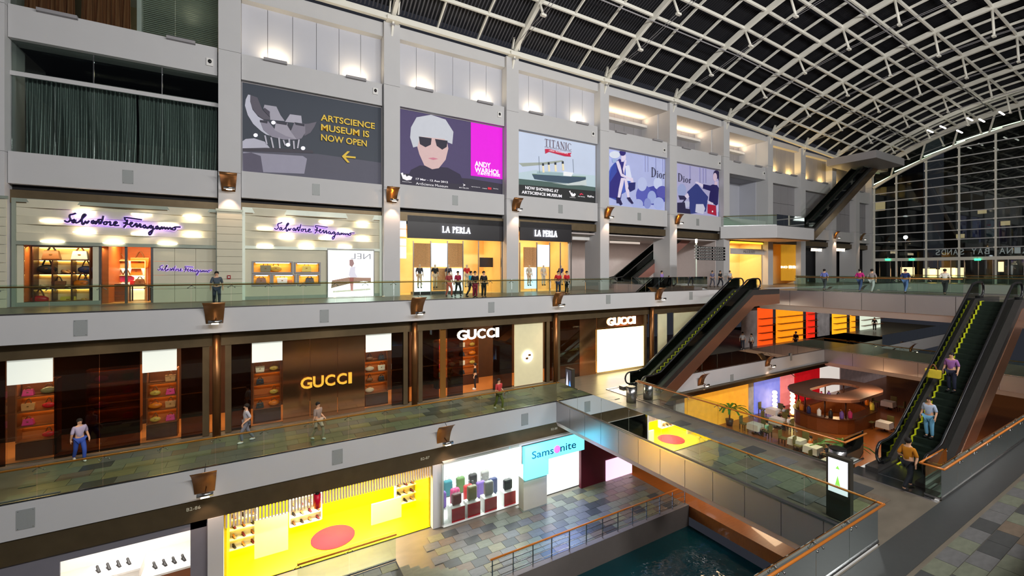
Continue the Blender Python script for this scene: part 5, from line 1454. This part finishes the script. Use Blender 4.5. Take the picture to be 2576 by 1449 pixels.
# ---------------------------------------------------------------- shop shells
def shell(name, X0, X1, Yf, Yb, z0, z1, mb, mf, power, col, ml=None):
    s = struct(name, ((X0+X1)/2, Yf, z0))
    O('back_wall', B(X0, X1, Yb, Yb+.1, z0, z1), mb, s); O('side_wall', B(X0-.05, X0+.05, Yf+.1, Yb, z0, z1), mb, s); O('side_wall', B(X1-.05, X1+.05, Yf+.1, Yb, z0, z1), mb, s)
    O('shop_ceiling', B(X0, X1, Yf, Yb, z1, z1+.1), ml or mb, s); O('shop_floor', B(X0, X1, Yf, Yb, z0, z0+.02), mf, s)
    if power: area('shop_light', ((X0+X1)/2, (Yf+Yb)/2, z1-.1), ((X0+X1)/2, (Yf+Yb)/2, z0), (X1-X0)*.7, (Yb-Yf)*.5, power, col)
    return s
def panel(par, name, x0, x1, yt, yb, Y, m, d=.08): A_, B_, z0, z1 = RY(x0, x1, yt, yb, Y); return O(name, B(A_, B_, Y, Y+d, z0, z1), m, par)
M_BLK = mat('black_header', c8(38,36,40), .35); M_WARM = mat('warm_cream', c8(240,206,140), .6); M_TAN = mat('patterned_tan_screen', c8(190,140,90), .6, var=.5, scale=14); M_LB = glow('lightbox_cool', (.95,.96,1), 1.7)
LP = shell('wall_shopfront_lingerie', 8.1, 16, 28.9, 31.8, 0, 4.7, M_WARM, M_WARM, 230, (1,.76,.42))
for (x0,x1,yt,yb) in ((1003,1022,545,557),(1003,1022,558,575),(1003,1022,577,595),(1003,1022,600,618),(1003,1022,620,650)): panel(LP, 'glowing_pier', x0, x1, yt, yb, 28.75, glow('pier_glow', (.85,.9,1), .8))
panel(LP, 'header', 1025, 1276, 549, 603, 28.7, M_BLK)
for x0, x1 in ((1040,1082),(1126,1164)): panel(LP, 'pattern_screen', x0, x1, 612, 672, 29.4, M_TAN)
panel(LP, 'light_panel', 1086, 1124, 612, 671, 29.3, M_LB); panel(LP, 'light_panel', 1043, 1084, 674, 734, 29.3, M_LB); panel(LP, 'light_panel', 1130, 1164, 675, 732, 29.3, M_LB); panel(LP, 'pattern_screen', 1090, 1126, 675, 730, 29.4, M_TAN); panel(LP, 'inner_header', 1207, 1245, 648, 672, 30.2, M_BLK)
for x in (1040,1084,1126,1165,1204,1262): panel(LP, 'window_stile', x-1, x+1, 606, 742, 28.85, M_CHROME)
for x0, x1 in ((1041,1083),(1085,1125),(1127,1164),(1166,1203)): panel(LP, 'window_pane', x0, x1, 606, 742, 28.88, M_CLEAR, .02)
panel(LP, 'window_base', 1040, 1165, 733, 745, 28.9, M_BLK, .6)
L2_ = shell('wall_shopfront_lingerie_corner', 17.15, 22.4, 28.9, 31.8, 0, 4.7, M_WARM, M_WARM, 120, (1,.76,.42))
panel(L2_, 'header', 1308, 1438, 561, 607, 28.7, M_BLK); panel(L2_, 'light_panel', 1352, 1381, 616, 671, 29.3, M_LB); panel(L2_, 'light_panel', 1320, 1350, 673, 726, 29.3, glow('lightbox_cyan', (.55,.85,1), 1.3)); panel(L2_, 'pattern_screen', 1318, 1349, 622, 672, 29.4, M_TAN)
for x in (1308,1351,1383,1410,1437): panel(L2_, 'window_stile', x-1, x+1, 610, 736, 28.85, M_CHROME)
for x0, x1, w in ((1113,1184,'over the wide lingerie window'),(1346,1402,'over the corner lingerie window')):
    A_, B_, z0, z1 = RY(x0, x1, 571 if x0 < 1200 else 580, 586 if x0 < 1200 else 595, 28.62); t = T('shop_sign', 'glowing white serif name sign '+w, 'sign', ((A_+B_)/2, 28.62, z0)); O('lettering', romans('LA PERLA', A_, B_, z0, z1, 28.66, .06), glow('sign_white', (.9,.93,1), 7), t)
for px, c, w in ((1056,(60,60,70),'black lingerie in the first window'),(1095,(30,30,30),'black bikini in the second window'),(1129,(60,60,80),'dark lace in the third window'),(1175,(200,40,40),'red bikini by the shop door'),(1332,(200,190,170),'pale slip in the corner shop'),(1368,(206,196,180),'long cream robe in the corner shop'),(1412,(44,36,90),'navy top in the corner shop')):
    person((XA(px,29.0), 29.05, .45), 0, 'cream shop mannequin wearing '+w, c, c if 'robe' in w else (214,190,160), 'stand', 1.72, skin=(214,190,160), name='mannequin', cat='mannequin')
CO = shell('wall_service_corridor', 22.5, 42, 28.9, 36, 0, 4.75, mat('corridor_wall', c8(206,196,194), .6), M_SLAB, 240, (1,.84,.74)); panel(CO, 'air_panel', 1535, 1610, 586, 613, 33, M_WHITE); panel(CO, 'air_panel', 1440, 1488, 570, 604, 29.6, M_WHITE); panel(CO, 'service_door', 1583, 1606, 666, 722, 35.9, M_WHITE)
GM = shell('wall_shopfront_golden', 43.3, 50.3, 28.8, 31.5, 0, 4.8, M_WARM, M_WARM, 260, (1,.8,.45)); panel(GM, 'sign_band', 1838, 1930, 626, 640, 28.7, M_WALL); panel(GM, 'gold_frieze', 1838, 1930, 604, 613, 28.8, glow('gold_light', (1,.7,.05), 1.4))
A_, B_, z0, z1 = RY(1872, 1902, 630, 637, 28.6); t = T('shop_sign', 'grey letters on the band of the golden shop', 'sign', (A_, 28.65, z0)); O('lettering', letters('MULBERRY', A_, B_, z0, z1, 28.69, .04), M_WALLD, t)
YW = shell('wall_shopfront_yellow_screen', 51.5, 57.4, 28.9, 30, 0, 4.8, M_WARM, M_SLAB, 0, (1,1,1))
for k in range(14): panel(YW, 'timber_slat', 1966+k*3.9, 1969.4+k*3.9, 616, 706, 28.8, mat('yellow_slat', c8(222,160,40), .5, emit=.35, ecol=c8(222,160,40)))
A_, B_, z0, z1 = RY(1966, 2003, 668, 675, 28.7); t = T('shop_sign', 'small white letters on the yellow slatted screen', 'sign', (A_, 28.7, z0)); O('lettering', letters('INO \u9f8d\u6d69', A_, B_, z0, z1, 28.78, .04), glow('sign_cream', (1,.95,.8), 3), t)
DW = shell('wall_shopfront_watch', 58.7, 76, 28.9, 30.5, 0, 4.6, M_DARK, M_SLAB, 15, (.8,.9,1))
for x0, x1, w in ((2042,2069,'on the dark watch shop nearest the yellow screen'),(2102,2127,'on the dark watch shop past the far column')):
    A_, B_, z0, z1 = RY(x0, x1, 625, 632, 28.7); t = T('shop_sign', 'glowing orange-white letters '+w, 'sign', (A_, 28.7, z0)); O('lettering', letters('RICHARD MILLE', A_, B_, z0, z1, 28.8, .05, shear=.25), glow('sign_orange', (1,.8,.55), 5), t)
q = PZ(1782, 727, 0); t = T('direction_signpost', 'pale green signpost with dark direction boards by the splayed corner', 'signpost', (31.6, 23.6, 0)); O('post', G().tube([(31.6,23.6,.02),(31.6,23.6,ZA(1781,607,23.6))], .06, 8), M_PALEF, t); O('lamp_cap', G().tube([(31.6,23.6,ZA(1781,612,23.6)),(31.6,23.6,ZA(1781,603,23.6))], .08, 8), M_LENS, t)
for k in range(5):
    for s, w in ((-1,'THEATRE'),(1,'SANDS EXPO')):
        z = ZA(1781, 620+k*7.2+(3 if s > 0 else 0), 23.5); x0, x1 = (XA(1755,23.5), 31.5) if s < 0 else (31.7, XA(1825,23.5)); o = O('direction_board', B(x0, x1, 23.52, 23.58, z-.09, z+.09), M_BLACK, t); O('lettering', letters(w, x0+.1, x1-.3, z-.04, z+.04, 23.52, .006), M_WHITE, o)
# ---------------------------------------------------------------- basement handbag shops
YG = 23.75; zt_ = -1.7
BG = struct('wall_basement_shopfronts', (8, YG, B1)); O('bulkhead_band', B(-16, 45, YG-.15, YG+.2, zt_, -1.1), M_BULK, BG); O('dark_ceiling', B(-16, 60, 23.12, 34, -1.1, -1.02), M_BULK, BG)
for x in (545,1043,1398,1640):
    X = XA(x, 23.4); O('shop_column', G().lathe([(.16,B1),(.16,-1.1)], (X,23.4,0), 16), M_BRONZE, BG)
    for s in (-.42,.42): O('pilaster', B(X+s-.12, X+s+.12, YG-.1, YG+.2, B1, zt_), M_BULK, BG)
M_DKR = mat('dark_shop_interior', c8(60,34,20), .6, var=.4, scale=2); gx = lambda p: XA(p, YG)
shell('wall_basement_room', -16, 26, YG+.3, 27, B1, zt_, M_DKR, mat('warm_shop_floor', c8(170,110,60), .3), 0, (1,1,1))
for k in range(6): area('handbag_shop_light', (-8+k*5.6, 25.4, zt_-.1), (-8+k*5.6, 25, B1), 3, .6, 170, (1,.66,.34))
BR = mat('mirror_bronze_panel', c8(176,128,92), .12, .95, var=.08, scale=.6, stretch=(.2,1,4)); CP = mat('cream_logo_panel', c8(226,222,186), .5); WH = glow('pale_header', (.8,.86,.8), .45)
def seg(n, x0, x1, m, zt2=None, zb2=None, Y=YG, d=.06): return O(n, B(gx(x0)+.01, gx(x1)-.01, Y, Y+d, B1+.02 if zb2 is None else zb2, zt_ if zt2 is None else zt2), m, BG)
for x0, x1 in ((-20,14),(135,250),(250,353),(455,527),(570,632),(985,1030),(1060,1105),(1125,1165),(1240,1288),(1370,1392),(1406,1458)): seg('dark_glass', x0, x1, M_DGLASS, d=.03)
for k in range(3): seg('bronze_panel', 711+k*69, 711+(k+1)*69, BR)
seg('bronze_panel', 1458, 1500, BR); seg('bronze_panel', 1502, 1630, BR, None, -2.45); seg('cream_panel', 1294, 1366, CP); seg('cream_panel', 1655, 1678, CP); seg('cream_panel', 1695, 1755, CP); seg('light_pilaster', 1107, 1122, M_BRASS)
cs = ('tan','brown','gold','red','black','pink','beige','orange','olive','cream')
for j, (x0, x1, w) in enumerate(((16,133,'first basement window'),(357,445,'second basement window'),(633,711,'window left of the bronze panel'.replace('left of','before')),(920,985,'window after the bronze panel'),(1125,1240,'handbag shop entrance'),(170,330,'dark glass window'))):
    A_, B_ = gx(x0)+.05, gx(x1)-.05
    if j < 4: seg('pale_header', x0, x1, WH, None, zt_-.95); seg('clear_glass', x0, x1, M_CLEAR, zt_-.95, d=.02)
    zs2 = [B1+.7+k*.58 for k in range(5)]; Yk = YG+.55 if j < 4 else YG+1.9
    shelf_unit('lit open shelf of bags in the '+w, A_, B_, Yk, Yk+.5, zs2, M_ORW, M_WOOD, M_AMBER, top=(j > 3)); O('plinth', B(A_, B_, Yk, Yk+.5, B1+.02, B1+.64), M_WOODD, BG)
    n = max(2, int((B_-A_)/.62))
    for k in range(4):
        for i in range(n):
            if (i*7+k*3+j) % 5 == 0: continue
            bag(('tote','hobo','satchel','duffel')[(i+k*2+j) % 4], cs[(i*3+k*5+j*2) % 10], (A_+(i+.5)*(B_-A_)/n, Yk+.22, zs2[k]+.004), 'on shelf %s of the %s' % (('one','two','three','four')[k], w), .92)
def gsign(label, x0, x1, yt, yb, m, Y=YG-.06):
    A_, B_, z0, z1 = RY(x0, x1, yt, yb, Y); t = T('shop_sign', label, 'sign', ((A_+B_)/2, Y, z0), 'capital letter shop signs')
    for k, ch in enumerate('GUCCI'):
        ws = [.22,.21,.2,.2,.07]; a = A_+(B_-A_)*(k*.235); O('letter', letters(ch, a, a+(B_-A_)*ws[k], z0, z1, Y+.04, .06, bold=.02), m, t)
GL = glow('gold_letter', c8(230,180,60), .35); GW = glow('letter_white', (1,.9,.75), 7)
gsign('gold metal name letters on the bronze panel', 756, 884, 944, 972, GL); gsign('glowing white name letters above the handbag shop door', 1151, 1254, 828, 852, GW); gsign('glowing white name letters above the bright screen', 1529, 1598, 798, 817, GW); gsign('glowing white name letters on the cream wall by the escalator', 1703, 1752, 838, 852, GW)
q = PY(1328, 897, YG-.05); t = T('logo_disc', 'round glowing logo disc on the cream panel', 'sign', (q.x, q.y, q.z-.35)); O('disc', G().tube([(q.x,q.y-.04,q.z),(q.x,q.y+.02,q.z)], .36, 24), glow('disc_white', (1,.97,.85), 4), t)
for s in (-1, 1): O('monogram', B(q.x+s*.1-.1, q.x+s*.1+.1, q.y-.05, q.y-.04, q.z+s*.1-.07, q.z+s*.1+.07), M_BRASS, t)
A_, B_, z0, z1 = RY(1503, 1618, 825, 928, YG-.06); t = T('video_screen', 'overexposed yellow-white screen with a lilac figure under the name letters', 'screen', (A_, YG, z0)); O('screen_panel', B(A_, B_, YG-.1, YG-.02, z0, z1), glow('screen_yellow', (1,.82,.35), 4.5), t); O('bright_area', B(A_+.9, B_-.1, YG-.11, YG-.1, z0+.2, z1-.05), glow('screen_white', (1,.98,.9), 4), t); O('lilac_figure', G().prism([(A_+.5,z0+.8),(A_+1.2,z0+1.7),(B_-.9,z0+1.5),(B_-.5,z0+.7),(A_+1.5,z0+.6)], YG-.12, YG-.11, 'y'), glow('screen_lilac', (.72,.5,.95), 1.6), t)
area('screen_spill', ((A_+B_)/2, YG-.3, (z0+z1)/2), ((A_+B_)/2, 20, B1), 3, 2.6, 150, (1,.75,.25))
for x0, x1, c, w in ((1867,1905,(206,196,196),None),(1906,1944,(255,80,20),'o'),(1954,2020,(255,140,20),'o'),(2030,2050,(220,40,20),'o'),(2058,2087,(196,188,190),None),(2095,2130,(255,170,30),'o'),(2140,2152,(255,160,30),'o'),(2165,2215,(200,210,190),'o')):
    Yv = 24.6; A_, B_ = XA(x0, Yv), XA(x1, Yv); O('shop_bay', B(A_, B_, Yv, Yv+.1, B1, -1.9), mat('bay_%d_%d_%d' % c, c8(*c), .5, emit=1.1 if w else 0, ecol=c8(*c), var=.5, scale=1.4), BG)
    if w: [O('shelf_board', B(A_+.1, B_-.1, Yv-.4, Yv, B1+.5+k*.7, B1+.55+k*.7), M_WOOD, BG) for k in range(4)]
O('far_bulkhead', B(40, 78, 24.3, 24.6, -1.95, -1.0), M_BULK, BG)
# ---------------------------------------------------------------- canal level shops
Y2 = 19.9; z2_ = -7.6
CS_ = struct('wall_canal_shopfronts', (5, Y2, B2)); O('bulkhead_band', B(-16, 20, Y2-.1, Y2+.3, z2_, -6.8), M_BULK, CS_); O('dark_ceiling', B(-16, 60, EB+.2, 34, -6.86, -6.8), M_BULK, CS_); c2 = lambda p: XA(p, Y2)
panel(CS_, 'grey_wall', -100, 150, 1260, 1520, Y2, mat('grey_shop_wall', c8(120,118,128), .6)); O('grey_wall', B(c2(150), c2(520), Y2, Y2+.1, ZA(330,1370,Y2), z2_), MATS['grey_shop_wall'], CS_); O('grey_wall', B(c2(479), c2(522), Y2, Y2+.1, B2, z2_), MATS['grey_shop_wall'], CS_); O('pier', B(c2(523), c2(563), Y2-.15, Y2+.3, B2, z2_), M_WALL, CS_); O('pier', B(c2(1086), c2(1108), Y2-.15, Y2+.3, B2, z2_), M_WALL, CS_)
shell('wall_grey_shop', c2(-60), c2(520), Y2+.2, 24.5, B2, z2_, M_WHITE, mat('cream_tile_floor', c8(220,208,190), .3), 260, (1,.96,.9))
for px, py, w, m in ((430,1420,'stone-fronted shoe plinth in the grey shop',M_WOOD),(290,1430,'white shoe plinth in the grey shop',M_WHITE)):
    q = PZ(px, py+40, B2); t = T('display_plinth', w, 'plinth', (q.x, q.y, B2+.02)); O('block', B(q.x-.8, q.x+.8, q.y-.5, q.y+.5, B2+.02, B2+.6), m, t); O('top', B(q.x-.85, q.x+.85, q.y-.55, q.y+.55, B2+.6, B2+.68), M_WHITE, t); [shoe('black', (q.x-.5+k*.3, q.y, B2+.69), 'on the '+w, .5, 1.1, 'pump') for k in range(4)]
YL = mat('vivid_yellow_timber', c8(255,226,0), .45, var=.06); YR_ = shell('wall_yellow_shop', c2(566), c2(1084), Y2+.1, 23.5, B2, z2_, YL, YL, 950, (1,.93,.74)); 
for k in range(70):
    x0 = c2(566)+(c2(1084)-c2(566))*k/70; O('canopy_slat', B(x0+.02, x0+.08, Y2-.05, Y2+.15, z2_-.55, z2_), mat('pale_slat', c8(226,206,190), .5), YR_)
for x0, x1 in ((640,725),(935,1010)): panel(YR_, 'white_display', x0, x1, 1260 if x0 > 800 else 1300, 1400 if x0 < 800 else 1340, 21.5, M_WHITE)
q = PZ(838, 1352, B2); t = T('round_rug', 'oval red rug at the yellow shoe shop entrance', 'rug', (q.x, q.y, B2+.02)); O('rug_pile', G().lathe([(.001,.02),(.9,.02),(.92,0)], (q.x, max(q.y,20.3), B2+.02), 28), mat('red_rug', c8(220,16,40), .8), t); O('rug_border', G().lathe([(.92,0),(.95,0),(.95,.018),(.92,.018)], (q.x, max(q.y,20.3), B2+.02), 28), mat('dark_red_border', c8(150,10,30), .8), t)
for px, Yk, n, w in ((600,22,5,'shoe rack nearest the grey pier'),(1030,22,6,'shoe rack beside the luggage shop'),(770,22.6,3,'small shoe rack by the yellow shop door')):
    X = XA(px, Yk); zs3 = [B2+.4+k*.42 for k in range(n+1)]; shelf_unit('white '+w, X-.7, X+.7, Yk, Yk+.35, zs3, M_WHITE, M_WHITE); [shoe(('brown','black','tan','maroon')[(i+k) % 4], (X-.5+i*.34, Yk+.16, zs3[k]+.006), 'on the '+w, .4) for k in range(n) for i in range(4)]
t = T('cylinder_lamp', 'red cylinder hanging under the canal level band', 'light', (c2(797), Y2-.2, z2_-.6)); O('cylinder', G().tube([(c2(797),Y2-.2,z2_-.55),(c2(797),Y2-.2,z2_+.0)], .13, 14), mat('red_cylinder', c8(226,0,50), .4), t); O('cap', G().tube([(c2(797),Y2-.2,z2_),(c2(797),Y2-.2,z2_+.05)], .08, 10), M_BLACK, t)
for px, s in ((480,'B2-86'),(1070,'B2-87'),(1398,'B2-88')):
    A_ = XA(px-11, Y2-.12); z = ZA(px, {480:1281,1070:1153,1398:1078}[px], Y2-.12); t = T('unit_number', 'pale unit number %s on the brown band' % s, 'sign', (A_, Y2-.12, z)); O('lettering', letters(s, A_, A_+.42, z-.06, z+.06, Y2-.1, .01), M_STONE, t)
LG = shell('wall_luggage_shop', c2(1110), c2(1484), Y2-.3, 23.8, B2, z2_, M_WHITE, mat('white_gloss_floor', c8(232,234,230), .15), 520, (.93,1,.97)); O('corner_pier', B(11.75, 13.2, 18.9, 19.4, B2, -9.0), M_STONE, LG); panel(LG, 'window_glass', 1110, 1306, 1140, 1290, Y2-.35, M_CLEAR, .02)
A_, B_ = 11.75, 15.6; zS0, zS1 = -9.0, -7.35; t = T('shop_sign', 'L-shaped glowing cyan light sign of the luggage shop', 'sign', (A_, 18.8, zS0)); CY = glow('cyan_lightbox', (.12,.75,1), 2.3); O('light_face', B(A_, B_, 18.75, 18.95, zS1-.85, zS1), CY, t); O('light_leg', B(A_, A_+1.45, 18.75, 18.95, zS0, zS1-.85), CY, t); O('back_case', B(A_-.04, B_+.04, 18.95, 19.05, zS1-.88, zS1+.03), M_CHROME, t)
O('lettering', letters('Sams', A_+.4, A_+1.75, zS1-.62, zS1-.25, 18.74, .03), mat('teal_letter', c8(30,110,150), .5), t); O('emblem', G().lathe([(.1,-.02),(.2,-.02),(.2,.02),(.1,.02)], (0,0,0), 18).xf(Matrix.Translation((A_+1.98,18.72,zS1-.44)) @ Matrix.Rotation(math.pi/2, 4, 'X')), glow('emblem_pink', (.8,.2,.7), 1), t); O('lettering', letters('nite', A_+2.2, A_+3.25, zS1-.62, zS1-.25, 18.74, .03), MATS['teal_letter'], t)
area('cyan_spill', (13.6, 18.5, -8.2), (12, 15, B2), 3, 1, 140, (.2,.3,1))
def suitcase(X, Y, z, c, w, h=.72):
    t = T('suitcase', ul('%s hard-shell suitcase %s' % (c, w)), 'suitcase', (X, Y, z), 'suitcases on display'); O('shell', G().bev(X-.24, X+.24, Y-.13, Y+.13, z+.05, z+h, .05), leather(c), t); O('telescopic_handle', G().tube([(X-.1,Y+.08,z+h-.02),(X-.1,Y+.08,z+h+.2),(X+.1,Y+.08,z+h+.2),(X+.1,Y+.08,z+h-.02)], .012, 6), M_CHROME, t)
    for s in (-1, 1): O('wheel', G().tube([(X+s*.17,Y-.03,z+.035),(X+s*.17,Y+.03,z+.035)], .035, 8), M_BLACK, t)
for px, py, c in ((1148,1290,'maroon'),(1187,1278,'olive'),(1229,1262,'grey'),(1277,1250,'black')):
    q = PZ(px, py, B2); q.y = 19.95; q.x = XA(px, 19.95); t = T('red_plinth', 'red and white display plinth under the %s case' % c, 'plinth', (q.x, q.y, B2+.02)); O('block', B(q.x-.36, q.x+.36, q.y-.25, q.y+.25, B2+.02, B2+.72), M_WHITE, t); O('red_front', B(q.x-.34, q.x+.34, q.y-.27, q.y-.25, B2+.05, B2+.7), mat('plinth_red', c8(190,24,40), .4), t); suitcase(q.x, q.y, B2+.73, c, 'on a red plinth', .55 if c in ('maroon','black') else .72)
for k, c in enumerate(('purple','pink','red','purple','navy','black','teal','green','black','grey')): suitcase(8.2+(k % 5)*.75, 21.2+(k//5)*1.0, B2+.02, c, 'standing inside the luggage shop', .85)
O('burgundy_wall', B(15.75, 19.4, 19.2, 19.4, B2, z2_), mat('burgundy', c8(90,16,36), .5), CS_); panel(CS_, 'pink_window', 1525, 1590, 1150, 1200, 19.15, glow('pink_window', (1,.6,.85), 1.2))
# canal railing, stair platform
t = T('canal_railing', 'metal railing with orange top rail along the canal edge', 'railing', (8, 15.15, B2)); O('top_rail', G().tube([(7.9,15.15,B2+.95),(19.4,15.15,B2+.95)], .04, 8), M_ORAIL, t)
for k in range(3): O('mid_rail', G().tube([(7.9,15.15,B2+.22+k*.24),(19.4,15.15,B2+.22+k*.24)], .016, 6), M_CHROME, t)
for k in range(13): O('post', B(7.95+k*.95, 7.99+k*.95, 15.13, 15.17, B2, B2+.94), M_CHROME, t)
ST = struct('floor_canal_stair', (4, 15, B2)); O('platform', B(1.2, 4.6, 10, 16.6, B2+.9, B2+1.2), M_BAND, ST); tiles(ST, 1.25, 4.55, 12.5, 16.6, B2+1.22, .6, .4, 60)
for k in range(7): O('stair_step', B(4.6+k*.4, 5.02+k*.4, 13, 16.4, B2, B2+1.2-(k+1)*.165), TILES[0], ST)
railing('glass railing with orange rail beside the canal stair', [(1.2,16.65),(4.6,16.65)], B2+1.2, 1.7, side=-1)
# ---------------------------------------------------------------- dining area below the void
def table(px, py, lab):
    q = PZ(px, py, B2); t = T('dining_table', lab, 'table', (q.x, q.y, B2), 'dining tables'); O('tablecloth', G().lathe([(.62,.3),(.58,.74),(.001,.75)], (q.x,q.y,B2), 4, 1, 1, False, math.pi/4, math.pi/4+2*math.pi), M_WHITE, t); O('table_leg', G().tube([(q.x,q.y,B2),(q.x,q.y,B2+.7)], .05, 8), M_WOODD, t); O('table_base', G().lathe([(.25,0),(.25,.04),(.05,.06)], (q.x,q.y,B2), 12), M_WOODD, t); return q
def chair(x, y, rot, lab):
    t = T('dining_chair', lab, 'chair', (x, y, B2), 'dining chairs', rot); L(t, 'seat', G().bev(-.24,.24,-.24,.24,.42,.5,.03), leather('olive')); L(t, 'backrest', G().bev(-.23,.23,.2,.26,.5,1.0,.03), leather('olive'))
    for sx in (-1,1):
        for sy in (-1,1): L(t, 'leg', B(sx*.2-.025, sx*.2+.025, sy*.2-.025, sy*.2+.025, 0, .43), M_WOODD)
wh = ('by the near corner','below the bridge rail','with diners in white','next to the glowing lanterns','at the cake counter','under the palm leaves','beside the escalator','at the back of the dining area')
for k, (px, py) in enumerate(((1900,1090),(1955,1075),(2005,1130),(1945,1050),(2045,1150),(2090,1190),(2225,1085),(2235,1030))):
    q = table(px, py, 'white-clothed dining table '+wh[k])
    for j, (dx, dy, r) in enumerate(((0,-.9,math.pi),(0,.9,0),(.9,0,-math.pi/2))): chair(q.x+dx, q.y+dy, r, ('first','second','third')[j]+' olive-backed chair at the table '+wh[k])
    if k < 6: person((q.x, q.y-.85, B2-.42), math.pi, 'seated diner in %s at the table %s' % (('mint','white','orange','grey','blue','pale pink')[k], wh[k]), ((150,210,180),(230,230,230),(230,110,20),(190,190,196),(40,50,90),(220,180,180))[k], (40,40,50), 'sit', 1.65)
q = PZ(2100, 1060, B2); t = T('bar_kiosk', 'round-ended timber bar with brown canopy and open centre', 'bar', (q.x, q.y, B2)); cx_, cy_ = q.x, q.y
def stad(r, l, n=10): return [(cx_+(l if math.cos(a) > 0 else -l)+r*math.cos(a), cy_+r*math.sin(a)) for a in [2*math.pi*(k+.5)/(2*n) for k in range(2*n)]]
def ring(ro, ri, l, z0, z1):
    o, i = stad(ro, l), stad(ri, l); n = len(o); vs = [(*p, z) for z in (z0, z1) for r in (o, i) for p in r]; fs = []
    for k in range(n): j = (k+1) % n; fs += [(k,j,2*n+j,2*n+k),(n+k,3*n+k,3*n+j,n+j),(2*n+k,2*n+j,3*n+j,3*n+k),(k,n+k,n+j,j)]
    return G().add(vs, fs)
O('canopy', ring(2.5, 1.0, 1.6, B2+2.5, B2+2.7), mat('brown_canopy', c8(112,76,60), .6), t); O('counter', ring(2.1, 1.5, 1.5, B2, B2+1.05), M_WOOD, t); O('counter_top', ring(2.2, 1.45, 1.5, B2+1.05, B2+1.12), M_WOODD, t)
for k, p in enumerate(stad(1.8, 1.5, 4)): O('post', G().tube([(*p,B2+1.1),(*p,B2+2.5)], .05, 6), M_WOODD, t)
for k, p in enumerate(stad(1.85, 1.5, 8)):
    c = ('white','black','purple','pink','yellow','gold','orange','navy')[k % 8]; b_ = T('tea_canister', ul(c+' tea canister on the timber bar counter'), 'canister', (*p, B2+1.12), 'canisters on the bar'); O('can', G().lathe([(.13,0),(.14,.05),(.14,.42),(.06,.52),(.06,.58)], (*p,B2+1.12), 12), leather(c), b_); O('lid', G().lathe([(.075,0),(.075,.05),(.001,.06)], (*p,B2+1.7), 10), M_BRASS, b_)
point('bar_light', (cx_, cy_, B2+2.3), 120, (1,.6,.3), .3)
for px, py, n in ((1949,1035,5),(1994,1045,7)):
    q = PZ(px, py, B2); t = T('lantern_column', ('short' if n == 5 else 'tall')+' column of stacked glowing globe lanterns', 'lamp', (q.x, q.y, B2)); O('lantern_base', G().lathe([(.22,0),(.22,.05),(.1,.08)], (q.x,q.y,B2), 14), M_BRASS, t); [O('globe', G().ball((q.x,q.y,B2+.28+k*.34), .2, .2, .18, 12, 8), glow('lantern_glow', (1,.72,.3), 5), t) for k in range(n)]
def palm(px, py, h, lab):
    q = PZ(px, py, B2); t = T('potted_palm', lab, 'plant', (q.x, q.y, B2)); O('pot', G().lathe([(.22,0),(.3,.5),(.26,.5)], (q.x,q.y,B2), 14), M_WOODD, t); O('trunk', G().tube([(q.x,q.y,B2+.4),(q.x+.05,q.y,B2+h)], .06, 8), M_WOOD, t)
    for k in range(16):
        a = k*2.4; ln = .9+.4*(k % 3); g = G(); pts = [Vector((q.x+.05+math.cos(a)*ln*u, q.y+math.sin(a)*ln*u, B2+h+.5*math.sin(u*2.2)*(1.1-.05*k)-.4*u*u)) for u in (0,.25,.5,.75,1)]
        for i in range(4):
            s = Vector((-math.sin(a), math.cos(a), 0)); w0, w1 = (.12*math.sin(math.pi*(i+.3)/4.4), .12*math.sin(math.pi*(i+1.3)/5.4)); g.add([pts[i]-s*w0, pts[i]+s*w0, pts[i+1]+s*w1, pts[i+1]-s*w1], [(0,1,2,3)])
        O('frond', g, mat('palm_green', c8(70,130,40), .5, var=.3), t)
palm(1835, 1070, 1.3, 'bushy green palm behind the bridge rail near the tea boutique'); palm(2120, 1190, 1.6, 'green palm behind the brushed steel bin'); palm(1950, 1010, 2.6, 'tall palm between the lantern columns and the phone shop')
TB = struct('wall_dining_shops', (30, 21, B2))
for x0, x1, c, e in ((1700,1722,(206,200,200),0),(1724,1882,(226,150,40),.9),(1884,1896,(210,206,206),0),(1898,1962,(120,130,230),.7),(1964,1998,(220,120,120),.8),(2000,2062,(180,14,24),.7),(2064,2112,(230,222,214),.8),(2114,2230,(170,150,150),.1)):
    A_, B_ = XA(x0, 21.6), XA(x1, 21.6); O('shop_bay', B(A_, B_, 21.6, 21.8, B2, z2_-.1), mat('dbay_%d_%d_%d' % c, c8(*c), .5, emit=e, ecol=c8(*c), var=.6, scale=1.8), TB)
O('dark_band', B(19, 60, 21.2, 21.6, z2_-.1, -6.8), M_BULK, TB)
for k in range(5): area('dining_light', (22+k*5, 15, -6.9), (22+k*5, 14, B2), 1.5, 1.5, 110, (1,.7,.42))
# added fill lamps under the soffits, to brighten the basement and canal walks
for k in range(6): area('added_gallery_fill', (-6+k*4.6, 21.4, -1.12), (-6+k*4.6, 21.2, B1), .9, .3, 55, (1,.78,.52))
for k in range(3): area('added_canal_fill', (8+k*4, 18.0, -6.9), (8+k*4, 17.4, B2), .8, .3, 45, (.85,.88,1))
